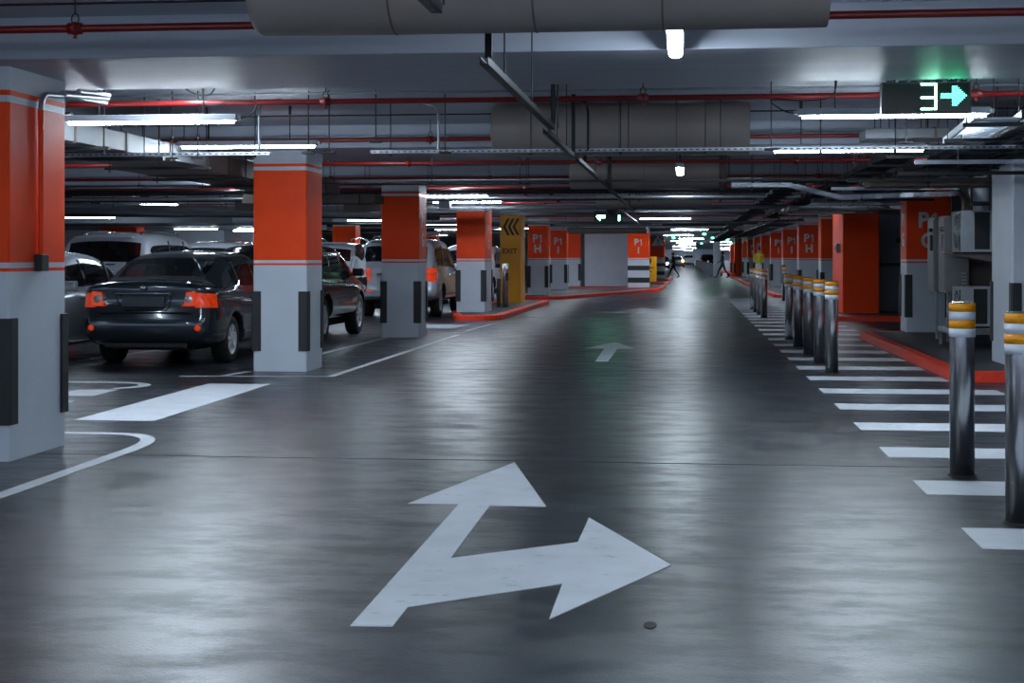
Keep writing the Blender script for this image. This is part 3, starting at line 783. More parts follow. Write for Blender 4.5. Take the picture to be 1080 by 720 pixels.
def sedan_rear(root, part, p):
    # number plate recess with chrome hook shaped surround
    part(MB().box(-.045, .02, -.27, .27, .765, .895), 'number_plate', 'plate', .008)
    o = MB(); o.tube([(-.045, -.38, .93), (-.05, -.34, .905), (-.05, -.30, .78), (-.05, -.27, .745), (-.055, .27, .745), (-.05, .30, .78), (-.05, .34, .905), (-.045, .38, .93)], .011, 8)
    part(o, 'plate_surround', 'paint_dark', 0, 'glossy raised surround of the plate recess')
    part(MB().tube([(-.02, -.36, .935), (-.05, 0, .94), (-.02, .36, .935)], .016, 8), 'boot_trim', 'chrome')
    for s in (1, -1):
        part(MB().extr([(s * .49, .775), (s * .535, .80), (s * .565, .955), (s * .675, .965), (s * .675, .775)], 'x', -.03, .05), 'inner_tail_lamp', 'redlamp', .01, 'orange red lens on the boot lid')
        part(MB().lathe([(0, -.035), (.05, -.03), (.058, -.01), (.058, .04)], (.0, s * .60, .868), 20, 'x'), 'reversing_lamp', 'clearlamp', 0, 'pale round lens in the red tail lamp')
        part(MB().lathe([(0, -.03), (.034, -.026), (.04, -.01), (.04, .06)], (.025, s * .70, .50), 16, 'x'), 'fog_lamp', 'redlamp', 0, 'small round red reflector low on the bumper')
    part(MB().box(-.03, .0, -.62, .62, .690, .704), 'boot_seam', 'under')
    part(MB().box(.06, .10, -.55, .55, .235, .31), 'bumper_valance', 'plastic', .02)
    part(MB().tube([(.1, .42, .25), (.5, .42, .27)], .03, 10), 'exhaust_pipe', 'zinc_dark')
    part(MB().lathe([(0, -.02), (.035, -.012), (.035, 0)], (-.02, 0, 1.01), 16, 'x'), 'badge', 'chrome')

def suv_rear(pm):
    def f(root, part, p):
        w_ = p['S'][1][4][1]
        for s in (1, -1):
            for zz, mm, nm in ((.86, 'redlamp', 'lamp_lens'), (.965, 'amberlamp', 'lamp_lens'), (1.06, 'redlamp', 'lamp_lens')):
                pts = [(-.035, .56), (-.01, w_ - .09), (.05, w_ - .02), (.22, w_ + .012), (.22, w_ - .06), (.05, w_ - .1), (.05, .56)]
                part(MB().prism([(a, s * b) for a, b in pts], zz, zz + .088), nm, mm, .006)
        part(MB().box(-.07, .1, -.80, .80, .48, .66), 'rear_bumper', pm, .03)
        for s in (1, -1): part(MB().box(-.08, .0, *sorted((s * .5, s * .7)), .60, .64), 'bumper_reflector', 'redlamp')
        part(MB().box(-.055, .05, -.26, .26, .84, .97), 'number_plate', 'plate', .008)
        part(MB().box(-.05, .05, -.4, .4, .985, 1.03), 'tailgate_trim', 'chrome', .01)
        part(MB().tube([(.02, .1, 1.19), (-.03, .1, 1.25), (-.01, -.3, 1.26)], .012, 6), 'rear_wiper', 'plastic')
        part(MB().box(.16, .42, -.58, .58, 1.765, 1.80), 'roof_spoiler', pm, .012)
        for s in (1, -1):
            y = s * .6
            part(MB().tube([(.55, y, 1.78), (.62, y, 1.885), (1.8, y, 1.93), (2.7, y, 1.90), (2.8, y, 1.80)], .018, 8), 'roof_rail', 'chrome')
    return f

car('sedan', 'dark charcoal sedan seen from behind with orange tail lamps, left of the second pillar', profile_sedan(), 'paint_dark', (-6.83, 18.62, 0), detail=sedan_rear, lampm='amberlamp')
def silver_sedan(root, part, p): pass
car('sedan', 'silver sedan half hidden by the nearest pillar, left of the dark sedan', profile_sedan(), 'paint_silver', (-8.93, 22.1, 0), math.radians(-90), detail=silver_sedan)
hatch = profile_suv(1.62, 4.45, .90)
car('crossover', 'black crossover nosing out between the second and third pillars', hatch, 'paint_black', (-6.75, 23.55, 0))
car('suv', 'silver SUV with red and amber tail lamps behind the third pillar', profile_suv(1.85, 4.9, .97), 'paint_silver', (-6.62, 34.3, 0), detail=suv_rear('paint_silver'))
car('suv', 'large white SUV with dark rear window beyond the dark sedan roof', profile_suv(1.9, 4.9, .97), 'paint_white', (-11.25, 28.3, 0), detail=suv_rear('paint_white'))
car('suv', 'white SUV whose roof just shows right of the large white SUV', profile_suv(1.8, 4.7, .92), 'paint_white', (-11.9, 36.6, 0))
car('suv', 'white SUV standing beyond the black crossover', profile_suv(1.8, 4.7, .92), 'paint_white', (-9.65, 40.0, 0), detail=suv_rear('paint_white'))
car('suv', 'white SUV facing the camera, seen beside the yellow EXIT post', profile_suv(1.8, 4.7, .92), 'paint_white', (-6.75, 50.2, 0), math.radians(-90))
car('sedan', 'black sedan parked past the silver SUV, facing the camera', profile_sedan(), 'paint_black', (-9.3, 51.5, 0), math.radians(-90))
cA = car('sedan', 'distant dark car with lit headlamps at the far left end of the aisle', profile_sedan(), 'paint_black', (-2.66, 186, 0), math.radians(-90))
cB = car('sedan', 'distant silver car with a glowing tail lamp behind the walking person', profile_sedan(), 'paint_silver', (-.9, 205, 0))
car('suv', 'distant pale SUV parked at the very end of the aisle', profile_suv(1.8, 4.7, .92), 'paint_white', (.6, 240, 0))
car('suv', 'distant black SUV beside the end of the long parapet', profile_suv(1.8, 4.7, .92), 'paint_black', (3.2, 215, 0))
for s, x in ((1, -2.9), (-1, -1.7)):
    pass

# ================================================================== LUMINAIRES
def tube_light(loc, along, label, L=1.5, top=SLAB_Z, rods=True, group=None):
    """a batten with a lit diffuser below its housing; loc = centre of the diffuser"""
    x, y, z = loc
    t = thing('tube_light', label, 'light', loc, group)
    h = L / 2
    def bx(mb, a0, a1, w, z0, z1):
        if along == 'x': mb.box(x + a0, x + a1, y - w, y + w, z0, z1)
        else: mb.box(x - w, x + w, y + a0, y + a1, z0, z1)
        return mb
    bx(MB(), -h - .02, h + .02, .052, z + .02, z + .075).build('housing', 'lampbody', t, .008)
    d = MB(); n = 10
    sec = [(.042 * math.cos(a), .024 * math.sin(a)) for a in [math.pi + math.pi * i / n for i in range(n + 1)]]
    if along == 'x': d.extr([(y + a, z + .02 + b) for a, b in sec], 'x', x - h + .02, x + h - .02)
    else: d.extr([(x + a, z + .02 + b) for a, b in sec], 'y', y - h + .02, y + h - .02)
    d.build('diffuser', 'tube', t)
    e = MB()
    bx(e, -h - .05, -h + .02, .03, z + .03, z + .06); bx(e, h - .02, h + .05, .03, z + .03, z + .06)
    e.build('end_cap', 'lampbody', t)
    if rods:
        for s in (-.62, .62):
            px, py = (x + s * h, y) if along == 'x' else (x, y + s * h)
            MB().tube([(px, py, z + .07), (px, py, top)], .006, 6).tube([(px, py, top - .09), (px, py, top)], .015, 8).build('hanger', 'zinc_dark', t)
    return t
def uz(y, half=.0):
    """underside above a place: beam or slab"""
    for k in range(-2, 34):
        a = 9.92 + 8.22 * k
        if a - .32 <= y <= a + 1.5: return BEAM_Z
    return SLAB_Z
l1 = tube_light((-4.52, 12.5, 2.535), 'x', 'nearest long lit tube on the left, just beyond the first beam', 1.48)
tube_light((-4.55, 15.5, 2.545), 'x', 'second lit tube on the left, above the top of the second pillar', 1.45)
tube_light((1.67, 12.5, 2.525), 'x', 'bright long tube directly below the green 3 arrow sign', 1.48)
tube_light((1.63, 15.5, 2.455), 'x', 'lit tube hung below and beyond the one under the green arrow sign', 1.50)
tube_light((-.055, 8.9, 2.64), 'y', 'short looking lit tube pointing away over the middle of the aisle', 1.2, top=SLAB_Z)
tube_light((-.055, 18.6, 2.43), 'y', 'small lit tube end hanging in front of the third round duct', 1.4, top=BEAM_Z)
tube_light((-.55, 44.3, 2.50), 'x', 'lit tube across the aisle beyond the small green arrow sign', 1.5)
tube_light((-7.75, 24.2, 2.66), 'y', 'slanting lit tube seen to the left of the second pillar top', 1.5)
tube_light((-12.4, 34, 2.60), 'x', 'lit tube above the large white SUV', 1.5)
for x, y, l in ((-9.6, 34, 'lit tube above the white SUVs, next right of the one over the large white SUV'), (-16.5, 50, 'distant lit tube near the far left wall'), (-14.3, 50, 'distant lit tube left of the second pillar'),
                (-9.6, 46, 'distant lit tube seen low between second and third pillars'), (-8.2, 52, 'upper of the bright tubes between third and fourth pillars'), (-8.3, 44, 'lower of the bright tubes between third and fourth pillars'),
                (-9.5, 62, 'very distant lit tube between third and fourth pillars'), (-15.5, 53.5, 'low lit tube close to the far left wall'), (-17, 42, 'lit tube deep in the left parking rows'),
                (-6.6, 60, 'distant lit tube left of the yellow EXIT post'), (-13, 78, 'remote lit tube in the left parking rows')):
    tube_light((x, y, 2.52 if not (44 < y < 56 and x < -12) else 2.34), 'x', l, 1.5, top=uz(y) if not (44 < y < 56 and x < -12) else 2.42)
# rows further along, plus added fill tubes out of view around the camera
for y, xs in ((4.2, (-4.5, 1.65)), (-3.8, (-4.5, 1.65)), (29.0, (-4.5, )), (32, (-4.6,))):
    for x in xs:
        tube_light((x, y, 2.56), 'x', 'lit ceiling tube at %s' % ('the left aisle side above the third and fourth pillars, %s one' % ('nearer' if y < 30 else 'farther') if y > 20 else 'an unseen spot near the camera, added as fill light'), 1.48, top=uz(y), group='added fill tubes out of view near the camera' if y < 10 else None)
for i, (x, y) in enumerate(((.2, 62), (-.3, 78), (.4, 92), (-.2, 105), (.1, 122), (.3, 140), (-.5, 160), (.6, 185), (-.8, 215), (.6, 250))):
    tube_light((x, y, 2.50), 'x', 'lit tube over the far aisle, %s counted from the camera' % ['first', 'second', 'third', 'fourth', 'fifth', 'sixth', 'seventh', 'eighth', 'ninth', 'last'][i], 1.5, top=uz(y))
for i, (x, y) in enumerate(((2.6, 110), (-3.0, 120), (3.4, 135), (-6, 130), (-4, 165), (5, 185), (-7, 205), (6, 230))):
    tube_light((x, y, 2.48), 'x', 'remote lit tube beside the far aisle, %s in depth' % ['first', 'second', 'third', 'fourth', 'fifth', 'sixth', 'seventh', 'last'][i], 1.5, top=uz(y))
# added fill tubes on the slab, hidden from the camera behind each beam
for k in range(-1, 30):
    ye = 9.92 + 8.22 * k + 1.5
    for x in ((-.06, -8.6, 3.55, -16, -4.3) if k < 8 else (-.06, 3.55, -6.5) if k < 27 else (-9, -6, -3, -.06, 3.2, 6)):
        if (k < 8 or k % 2 == 0 or k >= 27) and not (k in (0, 1) and x == -.06):
            tube_light((x, ye + .85, 2.885), 'y', 'added fill tube flat on the ceiling slab, hidden close behind a beam', 1.3, top=SLAB_Z, rods=False, group='added fill tubes hidden behind the beams')
# loose cables looping from the first tubes
def cable(pts, r, name, label, m='cable', cat='cable'):
    P = [Vector(p) for p in pts]; out = []
    for i in range(len(P) - 1):
        p0 = P[max(i - 1, 0)]; p1 = P[i]; p2 = P[i + 1]; p3 = P[min(i + 2, len(P) - 1)]
        for k in range(6):
            t = k / 6
            out.append(.5 * ((2 * p1) + (p2 - p0) * t + (2 * p0 - 5 * p1 + 4 * p2 - p3) * t * t + (3 * p1 - p0 - 3 * p2 + p3) * t ** 3))
    out.append(P[-1])
    return tag(MB().tube(out, r, 6).build(name, m), label, cat)
cable([(-4.3, 12.5, 2.98), (-4.2, 12.5, 2.82), (-4.0, 12.5, 2.78), (-3.9, 12.5, 2.98)], .006, 'power_cable', 'black cable looping below the ceiling over the nearest left tube')
cable([(-3.78, 12.5, 2.57), (-3.65, 12.5, 2.6), (-3.6, 12.5, 2.70), (-3.8, 12.5, 2.72), (-4.05, 12.5, 2.70), (-4.06, 12.5, 2.98)], .006, 'power_cable', 'black cable feeding the right end of the nearest left tube')
cable([(.92, 12.5, 2.57), (.82, 12.5, 2.58), (.70, 12.5, 2.66), (.76, 12.5, 2.68), (1.0, 12.5, 2.67), (1.2, 12.5, 2.72), (1.22, 12.5, 2.98)], .006, 'power_cable', 'black cable feeding the left end of the tube under the green sign')

# ================================================================== SIGNS
t = thing('direction_sign', 'black LED sign showing a green 3 and a dotted right arrow', 'sign', (2.0, 11.75, 2.6))
sx0, sx1, sz0, sz1, sy = 1.56, 2.29, 2.515, 2.79 - .0, 11.72
sx0, sx1 = 1.46, 2.11; sz0, sz1 = 2.47, 2.703; sy = 11.55
MB().box(sx0, sx1, sy, sy + .10, sz0, sz1).build('housing', 'signframe', t, .004)
MB().box(sx0 + .012, sx1 - .012, sy - .004, sy + .002, sz0 + .012, sz1 - .012).build('display_face', 'signface', t)
d = MB(); zt, zb, zm = sz1 - .02, sz0 + .03, (sz0 + sz1) / 2 - .003
x0, x1 = sx0 + .285, sx0 + .40
for zz in (zt, zm, zb): d.box(x0, x1, sy - .012, sy - .004, zz - .0065, zz + .0065)
d.box(x1 - .014, x1, sy - .012, sy - .004, zb - .0065, zt + .0065)
d.build('led_digit', 'led_w', t)
d = MB(); cx = sx0 + .43; cz = zm + .012; st = .0137
cells = set()
for i in range(8):
    for j in (-1, 0, 1): cells.add((i, j))
for i, hh in ((6, 5), (7, 5), (8, 5), (9, 4), (10, 3), (11, 2), (12, 1), (13, 0)):
    for j in range(-hh, hh + 1): cells.add((i, j))
cells |= {(6, 5), (6, -5)}
for i, j in cells: d.box(cx + i * st, cx + i * st + .0076, sy - .010, sy - .004, cz + j * st * 1.0 - .0038, cz + j * st + .0038)
d.build('led_arrow', 'led', t)
for x in (sx0 + .1, sx1 - .1): MB().tube([(x, sy + .05, sz1), (x, sy + .05, SLAB_Z)], .008, 8).build('hanger', 'zinc_dark', t)
b = MB()
for i in range(7): b.box(sx0 + .04 + .09 * i, sx0 + .085 + .09 * i, sy + .02, sy + .06, sz1, sz1 + .012)
b.build('mounting_clip', 'dark', t)

t = thing('exit_sign', 'small black hanging sign with green left arrow and bar over the aisle', 'sign', (-2.0, 40, 2.5))
x0, x1, z0, z1, y = -2.37, -1.62, 2.31, 2.62, 40.0
MB().box(x0, x1, y, y + .1, z0, z1).build('housing', 'dark', t, .006)
zc = (z0 + z1) / 2
d = MB(); d.extr([(x0 + .05, zc), (x0 + .16, zc + .11), (x0 + .16, zc + .035), (x0 + .29, zc + .035), (x0 + .29, zc - .035), (x0 + .16, zc - .035), (x0 + .16, zc - .11)], 'y', y - .01, y - .002); d.build('led_arrow', 'led_w', t)
MB().box(x1 - .11, x1 - .07, y - .01, y - .002, zc - .11, zc + .11).build('led_bar', 'led_w', t)
for x in (x0 + .1, x1 - .1): MB().tube([(x, y + .05, z1), (x, y + .05, uz(y))], .01, 6).build('hanger', 'zinc_dark', t)
t = thing('loudspeaker', 'black conical loudspeaker hanging in front of the small green arrow sign', 'speaker', (-1.75, 37.5, 2.6))
MB().lathe([(0, 2.43), (.11, 2.44), (.17, 2.60), (.17, 2.68), (.05, 2.70), (0, 2.70)], (-1.78, 37.5, 0), 20).build('cone', 'dark', t)
MB().tube([(-1.78, 37.5, 2.70), (-1.78, 37.5, SLAB_Z)], .015, 8).build('hanger', 'zinc_dark', t)
t = thing('dome_camera', 'white dome camera hanging over the aisle beyond the round ducts', 'camera', (-.08, 34, 2.5))
MB().lathe([(0, 2.52), (.06, 2.53), (.09, 2.57), (.10, 2.60)], (-.08, 33, 0), 20).build('dome', 'signface', t)
MB().lathe([(.10, 2.60), (.15, 2.61), (.15, 2.66), (.10, 2.68), (0, 2.68)], (-.08, 33, 0), 20).build('bracket_housing', 'white', t)
MB().tube([(-.08, 33, 2.68), (-.08, 33, SLAB_Z)], .02, 8).build('hanger', 'zinc', t)
for i, (x, y, z) in enumerate(((.9, 70, 2.45), (-.6, 84, 2.45), (1.6, 88, 2.5), (2.7, 97, 2.48), (-1.6, 108, 2.4), (1.3, 118, 2.45), (3.0, 100, 2.3), (.2, 146, 2.4))):
    t = thing('bay_indicator', 'tiny green indicator lamp over the distant aisle, %s in depth' % ['first', 'second', 'fourth', 'fifth', 'seventh', 'eighth', 'sixth', 'last'][i], 'indicator', (x, y, z))
    MB().lathe([(0, -.05), (.07, -.04), (.09, 0), (.06, .05), (0, .06)], (x, y, z), 12).build('lamp', 'led', t)
    MB().tube([(x, y, z + .05), (x, y, uz(y))], .01, 6).build('hanger', 'zinc_dark', t)
# warning triangle on the far banded pillar
t = thing('warning_sign', 'triangular warning sign with red rim on the far pillar', 'sign', (-1.5, 91.9, 2.3))
def tri(s, y0, y1, m, n):
    h = s * .866
    MB().extr([(-1.6 - s / 2, 2.02 + (1 - s) * .29), (-1.6 + s / 2, 2.02 + (1 - s) * .29), (-1.6, 2.02 + (1 - s) * .29 + h)], 'y', y0, y1).build(n, m, t)
tri(1.0, 91.90, 91.94, 'kerb', 'rim'); tri(.74, 91.885, 91.90, 'white', 'face')
MB().box(-1.63, -1.57, 91.87, 91.885, 2.28, 2.46).lathe([(0, -.001), (.035, 0), (.035, .012)], (-1.6, 91.871, 2.2), 10, 'y').build('exclamation_mark', 'letter_d', t)
# pay machine
t = thing('pay_machine', 'yellow pay machine with black screen behind the banded P1 I pillar', 'machine', (-1.7, 79.1, .12))
MB().box(-2.05, -1.45, 79.1, 79.6, .12, 1.42).build('cabinet', 'yellow', t, .02)
MB().box(-2.0, -1.72, 79.08, 79.1, 1.08, 1.34).build('screen', 'signface', t)
MB().box(-1.97, -1.6, 79.085, 79.1, .82, .88).box(-1.97, -1.7, 79.085, 79.1, .62, .68).build('slot', 'dark', t)
# hanging text panel at the far left
t = thing('hanging_notice', 'pale notice panel with three lines of red writing on the far left wall', 'sign', (-16.8, 55.9, 2.1))
MB().box(-17.35, -16.25, 55.93, 56.0, 1.85, 2.5).build('panel', 'greywall', t)
for s, z, sz in (('Bx. Paso', 2.38, .12), ('На', 2.19, .17), ('Благодарю', 1.99, .17)):
    lettering(s, sz, (-16.8, 55.925, z), FRONT, 'letter_r', t, bold=.01)
tag(MB().box(-19.4, -17.7, 55.9, 56.0, 2.52, 2.60).box(-19.4, -17.7, 55.9, 56.0, 2.66, 2.72).build('wall_stripe_sign', 'letter_r'), 'dark red double stripe board high on the far left wall', 'sign')

# ================================================================== CEILING SERVICES
# sprinkler pipes across the building
def ring_hanger(mb, x, y, z, top):
    n = 14
    mb.tube([(x + .022 * math.cos(a), y, z + .055 + .035 * math.sin(a)) for a in [2 * math.pi * i / n for i in range(n + 1)]], .0045, 5, 0, False)
    mb.tube([(x, y, z + .088), (x, y, top)], .005, 6)
names = ['nearest, running into the round duct', 'second, passing just behind the first beam', 'third, in front of the second beam', 'fourth, behind the second beam', 'fifth, before the third beam', 'sixth', 'seventh', 'eighth', 'ninth', 'tenth', 'eleventh', 'twelfth', 'thirteenth', 'fourteenth', 'fifteenth', 'sixteenth']
yy = [8.62, 12.92, 17.2, 21.54, 25.6, 29.4, 33.5, 37.6, 41.7, 45.9, 50.2, 54.0, 58.3, 62.4, 70.6, 78.8]
for i, y in enumerate(yy):
    z = 2.75 if uz(y) > 2.8 else 2.64
    top = uz(y)
    t = thing('sprinkler_pipe', 'dark red sprinkler pipe across the ceiling, ' + names[i] + (' from the camera' if i > 4 else ''), 'pipe', (-8, y, z))
    r = .0235
    MB().tube([(-26, y, z), (8.8, y, z)], r, 12).build('pipe', 'pipe', t)
    cl = MB(); hg = MB(); first = {0: -3.58, 1: -3.1, 2: -2.9, 3: -1.2, 4: -3.3}.get(i, R.uniform(-4, -3))
    for k in range(-5, 5):
        x = first + 2.75 * k
        if x > 8.5 or x < -25: continue
        cl = MB().lathe([(r, -.045), (r + .011, -.042), (r + .011, -.012), (r + .018, -.010), (r + .018, .010), (r + .011, .012), (r + .011, .042), (r, .045)], (x, y, z), 12, 'x')
        cl.tube([(x, y, z - .01), (x, y, z - .055)], .008, 6).tube([(x, y, z - .05), (x + .0, y, z - .058)], .014, 8)
        if i < 8: cl.build('sprinkler_head', 'pipe', t)
        h = MB(); ring_hanger(h, x, y, z, top)
        if i < 8: h.build('hanger', 'dark', t)
# long thin conduits on the slab (parallel to the beams)
for i, (y, z, x0, x1, m, r) in enumerate(((8.95, 2.955, -20, 8.8, 'dark', .008), (14.0, 2.94, -20, 8.8, 'zinc', .012), (16.3, 2.95, -20, 8.8, 'dark', .009), (19.9, 2.94, -20, 8.8, 'zinc', .012), (17.55, 2.82, -20, 8.8, 'zinc', .012), (25.7, 2.80, -20, 8.8, 'zinc', .012))):
    tag(MB().tube([(x0, y, z), (x1, y, z)], r, 6).build('conduit', m), 'thin %s conduit fixed along the ceiling, %s in depth' % ('dark' if m == 'dark' else 'pale', ['first', 'second', 'third', 'sixth', 'fourth', 'last'][i]), 'conduit')
# slotted strut carrying rods across the aisle
def strut(y, z, x0, x1, label, m='zinc', rods=(), w_=.02, h=.035):
    t = thing('strut_channel', label, 'rail', ((x0 + x1) / 2, y, z))
    b = MB(); b.box(x0, x1, y - w_, y + w_, z, z + .004).box(x0, x1, y - w_, y - w_ + .004, z, z + h).box(x0, x1, y + w_ - .004, y + w_, z, z + h)
    b.build('channel', m, t)
    s = MB(); x = x0 + .03
    while x < x1 - .05 and (x1 - x0) < 12: s.box(x, x + .03, y - w_ - .0015, y - w_, z + .012, z + .024); x += .06
    if s.v: tag(s.build('slot_pattern', 'zinc_dark', t), kind='stuff')
    for x in rods: MB().tube([(x, y, z - .02), (x, y, uz(y))], .006, 6).lathe([(0, -.02), (.014, -.02), (.014, 0), (0, 0)], (x, y, z), 8).build('threaded_rod', 'zinc_dark', t)
    return t
strut(14.83, 2.425, -3.1, 4.6, 'slotted steel rail crossing under the second round duct', rods=(-2.9, -1.5, -.62, .2, 1.3, 2.0, 3.2))
strut(14.2, 2.375, -8.0, -3.95, 'slotted steel rail reaching from behind the nearest pillar to the second pillar', rods=(-7.4, -6.3, -5.2, -4.1))
strut(20.3, 2.40, -5.3, 4.2, 'slotted steel rail above the third round duct', 'zinc_dark', rods=(-5.0, -3.4, -2.2, .9, 2.2))
# perforated cable trays crossing the building
def tray(p0, p1, w_, label, m='zinc', h=.05, rungs=True, step=.25, rods=True, cables=0, cat='cable tray', topz=None):
    """ladder tray along X or Y with side rails, rungs, cables and hangers"""
    p0 = Vector(p0); p1 = Vector(p1); d = (p1 - p0); L = d.length; u = d.normalized(); n = Vector((-u.y, u.x, 0)).normalized(); z = Vector((0, 0, 1))
    t = thing('cable_tray', label, cat, tuple((p0 + p1) / 2))
    def slab(mb, a, b, c0, c1, z0, z1):
        vs = []
        for zz in (z0, z1):
            for s_, c in ((a, c0), (b, c0), (b, c1), (a, c1)): vs.append(p0 + u * s_ + n * c + z * zz)
        mb.add(vs, [(0, 3, 2, 1), (4, 5, 6, 7), (0, 1, 5, 4), (1, 2, 6, 5), (2, 3, 7, 6), (3, 0, 4, 7)])
    b = MB()
    slab(b, 0, L, -w_ / 2, -w_ / 2 + .006, 0, h); slab(b, 0, L, w_ / 2 - .006, w_ / 2, 0, h)
    slab(b, 0, L, -w_ / 2, -w_ / 2 + .02, 0, .004); slab(b, 0, L, w_ / 2 - .02, w_ / 2, 0, .004)
    if rungs:
        s_ = .05
        while s_ < L - .05: slab(b, s_, s_ + .03, -w_ / 2 + .006, w_ / 2 - .006, .004, .02); s_ += step
    b.build('ladder_frame', m, t)
    if cables:
        for c in range(cables):
            off = -w_ / 2 + w_ * (c + .8) / (cables + .6); rr = R.choice((.010, .014, .02, .026))
            pts = []; s_ = 0
            while s_ <= L: pts.append(p0 + u * s_ + n * (off + R.uniform(-.012, .012)) + z * (.022 + rr)); s_ += .8
            if len(pts) > 1: MB().tube(pts, rr, 6).build('cable', 'cable', t)
    if rods:
        s_ = .3
        while s_ < L:
            q = p0 + u * s_; top = uz(q.y)
            if q.z < top:
                g = MB()
                for c in (-w_ / 2 - .02, w_ / 2 + .02):
                    a = q + n * c; g.tube([(a.x, a.y, q.z - .03), (a.x, a.y, top)], .005, 5)
                slab(g, s_ - .02, s_ + .02, -w_ / 2 - .05, w_ / 2 + .05, -.03, 0)
                g.build('trapeze_hanger', 'zinc_dark', t)
            s_ += 1.6
    return t
tray((-22, 24.2, 2.585), (1.2, 24.2, 2.585), .25, 'perforated cable tray crossing the ceiling before the third pillar', 'zinc', .06, True, .1, True, 2)
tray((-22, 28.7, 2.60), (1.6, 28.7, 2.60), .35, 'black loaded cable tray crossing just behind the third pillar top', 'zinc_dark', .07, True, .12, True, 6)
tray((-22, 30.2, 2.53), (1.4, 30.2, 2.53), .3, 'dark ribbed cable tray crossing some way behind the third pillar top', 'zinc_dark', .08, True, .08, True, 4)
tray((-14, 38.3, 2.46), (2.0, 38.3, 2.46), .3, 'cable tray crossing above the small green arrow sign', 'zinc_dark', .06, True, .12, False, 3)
for i, (y, z, r, m) in enumerate(((24.75, 2.62, .03, 'dark'), (28.15, 2.64, .045, 'dark'), (29.45, 2.56, .03, 'zinc'), (32.6, 2.47, .05, 'duct_grey'), (46.5, 2.45, .05, 'dark'), (58, 2.63, .06, 'dark'), (69.5, 2.64, .06, 'dark'))):
    tag(MB().tube([(-22, y, z), (2.2, y, z)], r, 10).build('service_pipe', m), '%s service pipe crossing the ceiling, %s such pipe in depth' % ({'dark': 'black', 'zinc': 'bright', 'duct_grey': 'wide grey'}[m], ['first', 'second', 'third', 'fourth', 'fifth', 'sixth', 'last'][i]), 'pipe')
# round ducts over the aisle
def round_duct(yc, label, zb=2.335, r=.235, x0=-1.77, x1=.58, collar=False, z_over=None):
    t = thing('round_duct', label, 'duct', ((x0 + x1) / 2, yc, zb + r), None)
    zc = zb + r
    MB().lathe([(r - .03, 0), (r - .02, 0.0), (r, .03), (r, x1 - x0 - .0)], (x0, yc, zc), 48, 'x').lathe([(0, .02), (r - .03, 0.02), (r - .03, 0)], (x0, yc, zc), 48, 'x').lathe([(0, x1 - x0), (r, x1 - x0)], (x0, yc, zc), 48, 'x', 0, False).build('casing', 'duct', t)
    for f in (.25, .5, .72):
        x = x0 + (x1 - x0) * f
        MB().lathe([(r, -.004), (r + .003, -.003), (r + .003, .003), (r, .004)], (x, yc, zc), 48, 'x').build('seam', 'duct_brown', t)
        MB().tube([(x, yc - r * .8, zc), (x, yc - r * .8, SLAB_Z)], .005, 5).build('hanger', 'zinc_dark', t)
    if collar:
        MB().lathe([(r - .05, -.02), (r + .012, 0), (r + .02, .06), (r + .012, .11), (r - .03, .11), (r - .06, .02)], (x1, yc, zc), 48, 'x').build('intake_collar', 'duct_brown', t)
        MB().lathe([(0, .0), (r - .04, .0)], (x1 + .03, yc, zc), 32, 'x').build('intake_mesh', 'dark', t)
        MB().box(x1 - .4, x1 + .14, yc - .1, yc + .1, zc + r, zc + r + .10).build('mounting_bracket', 'duct_brown', t)
    return t
round_duct(6.98, 'nearest fat round duct, cut by the top edge of the picture', 2.44, .262, -2.0, .64)
round_duct(15.55, 'second round duct, dark underside, hung behind the first beam', 2.44, .262, -1.96, .65)
round_duct(23.2, 'third round duct with open dark end at the right', 2.44, .262, -1.74, .52, collar=True)
round_duct(31.9, 'fourth round duct, smaller and partly hidden by cable trays', 2.44, .262, -1.85, .58)
# central suspended channel in stepped lengths
def channel(y0, y1, x, z, label, drops):
    t = thing('hanging_channel', label, 'rail', (x, (y0 + y1) / 2, z))
    b = MB(); w_ = .022
    b.box(x - w_, x + w_, y0, y1, z, z + .004).box(x - w_, x - w_ + .004, y0, y1, z, z + .042).box(x + w_ - .004, x + w_, y0, y1, z, z + .042)
    b.build('channel', 'zinc_dark', t)
    h = MB(); y = y0 + .2
    while y < y1: h.lathe([(0, -.002), (.006, -.002), (.006, 0)], (x, y, z), 8); y += .55
    h.build('bolt', 'zinc', t)
    for dy, rr in drops:
        if rr == 'c': MB().box(x - .001, x + .035, dy, dy + .02, z + .04, uz(dy + .01)).box(x - .001, x + .003, dy, dy + .04, z + .04, uz(dy + .01)).build('drop_channel', 'zinc_dark', t)
        else: MB().tube([(x + .06, dy, z + .0), (x + .06, dy, uz(dy))], .005, 6).build('threaded_rod', 'zinc_dark', t)
    return t
channel(3.5, 6.0, -.985, 2.375, 'dark hanging channel end poking below the nearest round duct', ((3.6, 'c'), (5.8, 'r')))
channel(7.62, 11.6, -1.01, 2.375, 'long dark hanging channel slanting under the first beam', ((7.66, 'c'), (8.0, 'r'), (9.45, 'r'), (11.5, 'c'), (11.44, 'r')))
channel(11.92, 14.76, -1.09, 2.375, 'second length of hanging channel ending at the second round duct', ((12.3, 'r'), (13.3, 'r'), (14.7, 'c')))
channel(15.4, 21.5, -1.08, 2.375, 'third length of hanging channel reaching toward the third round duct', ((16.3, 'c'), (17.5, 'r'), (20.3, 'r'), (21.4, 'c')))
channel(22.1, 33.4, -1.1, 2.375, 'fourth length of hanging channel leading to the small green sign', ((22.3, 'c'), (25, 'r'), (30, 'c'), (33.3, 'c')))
channel(33.9, 46, -1.38, 2.40, 'last length of hanging channel beyond the small green sign', ((35, 'c'), (44, 'r')))
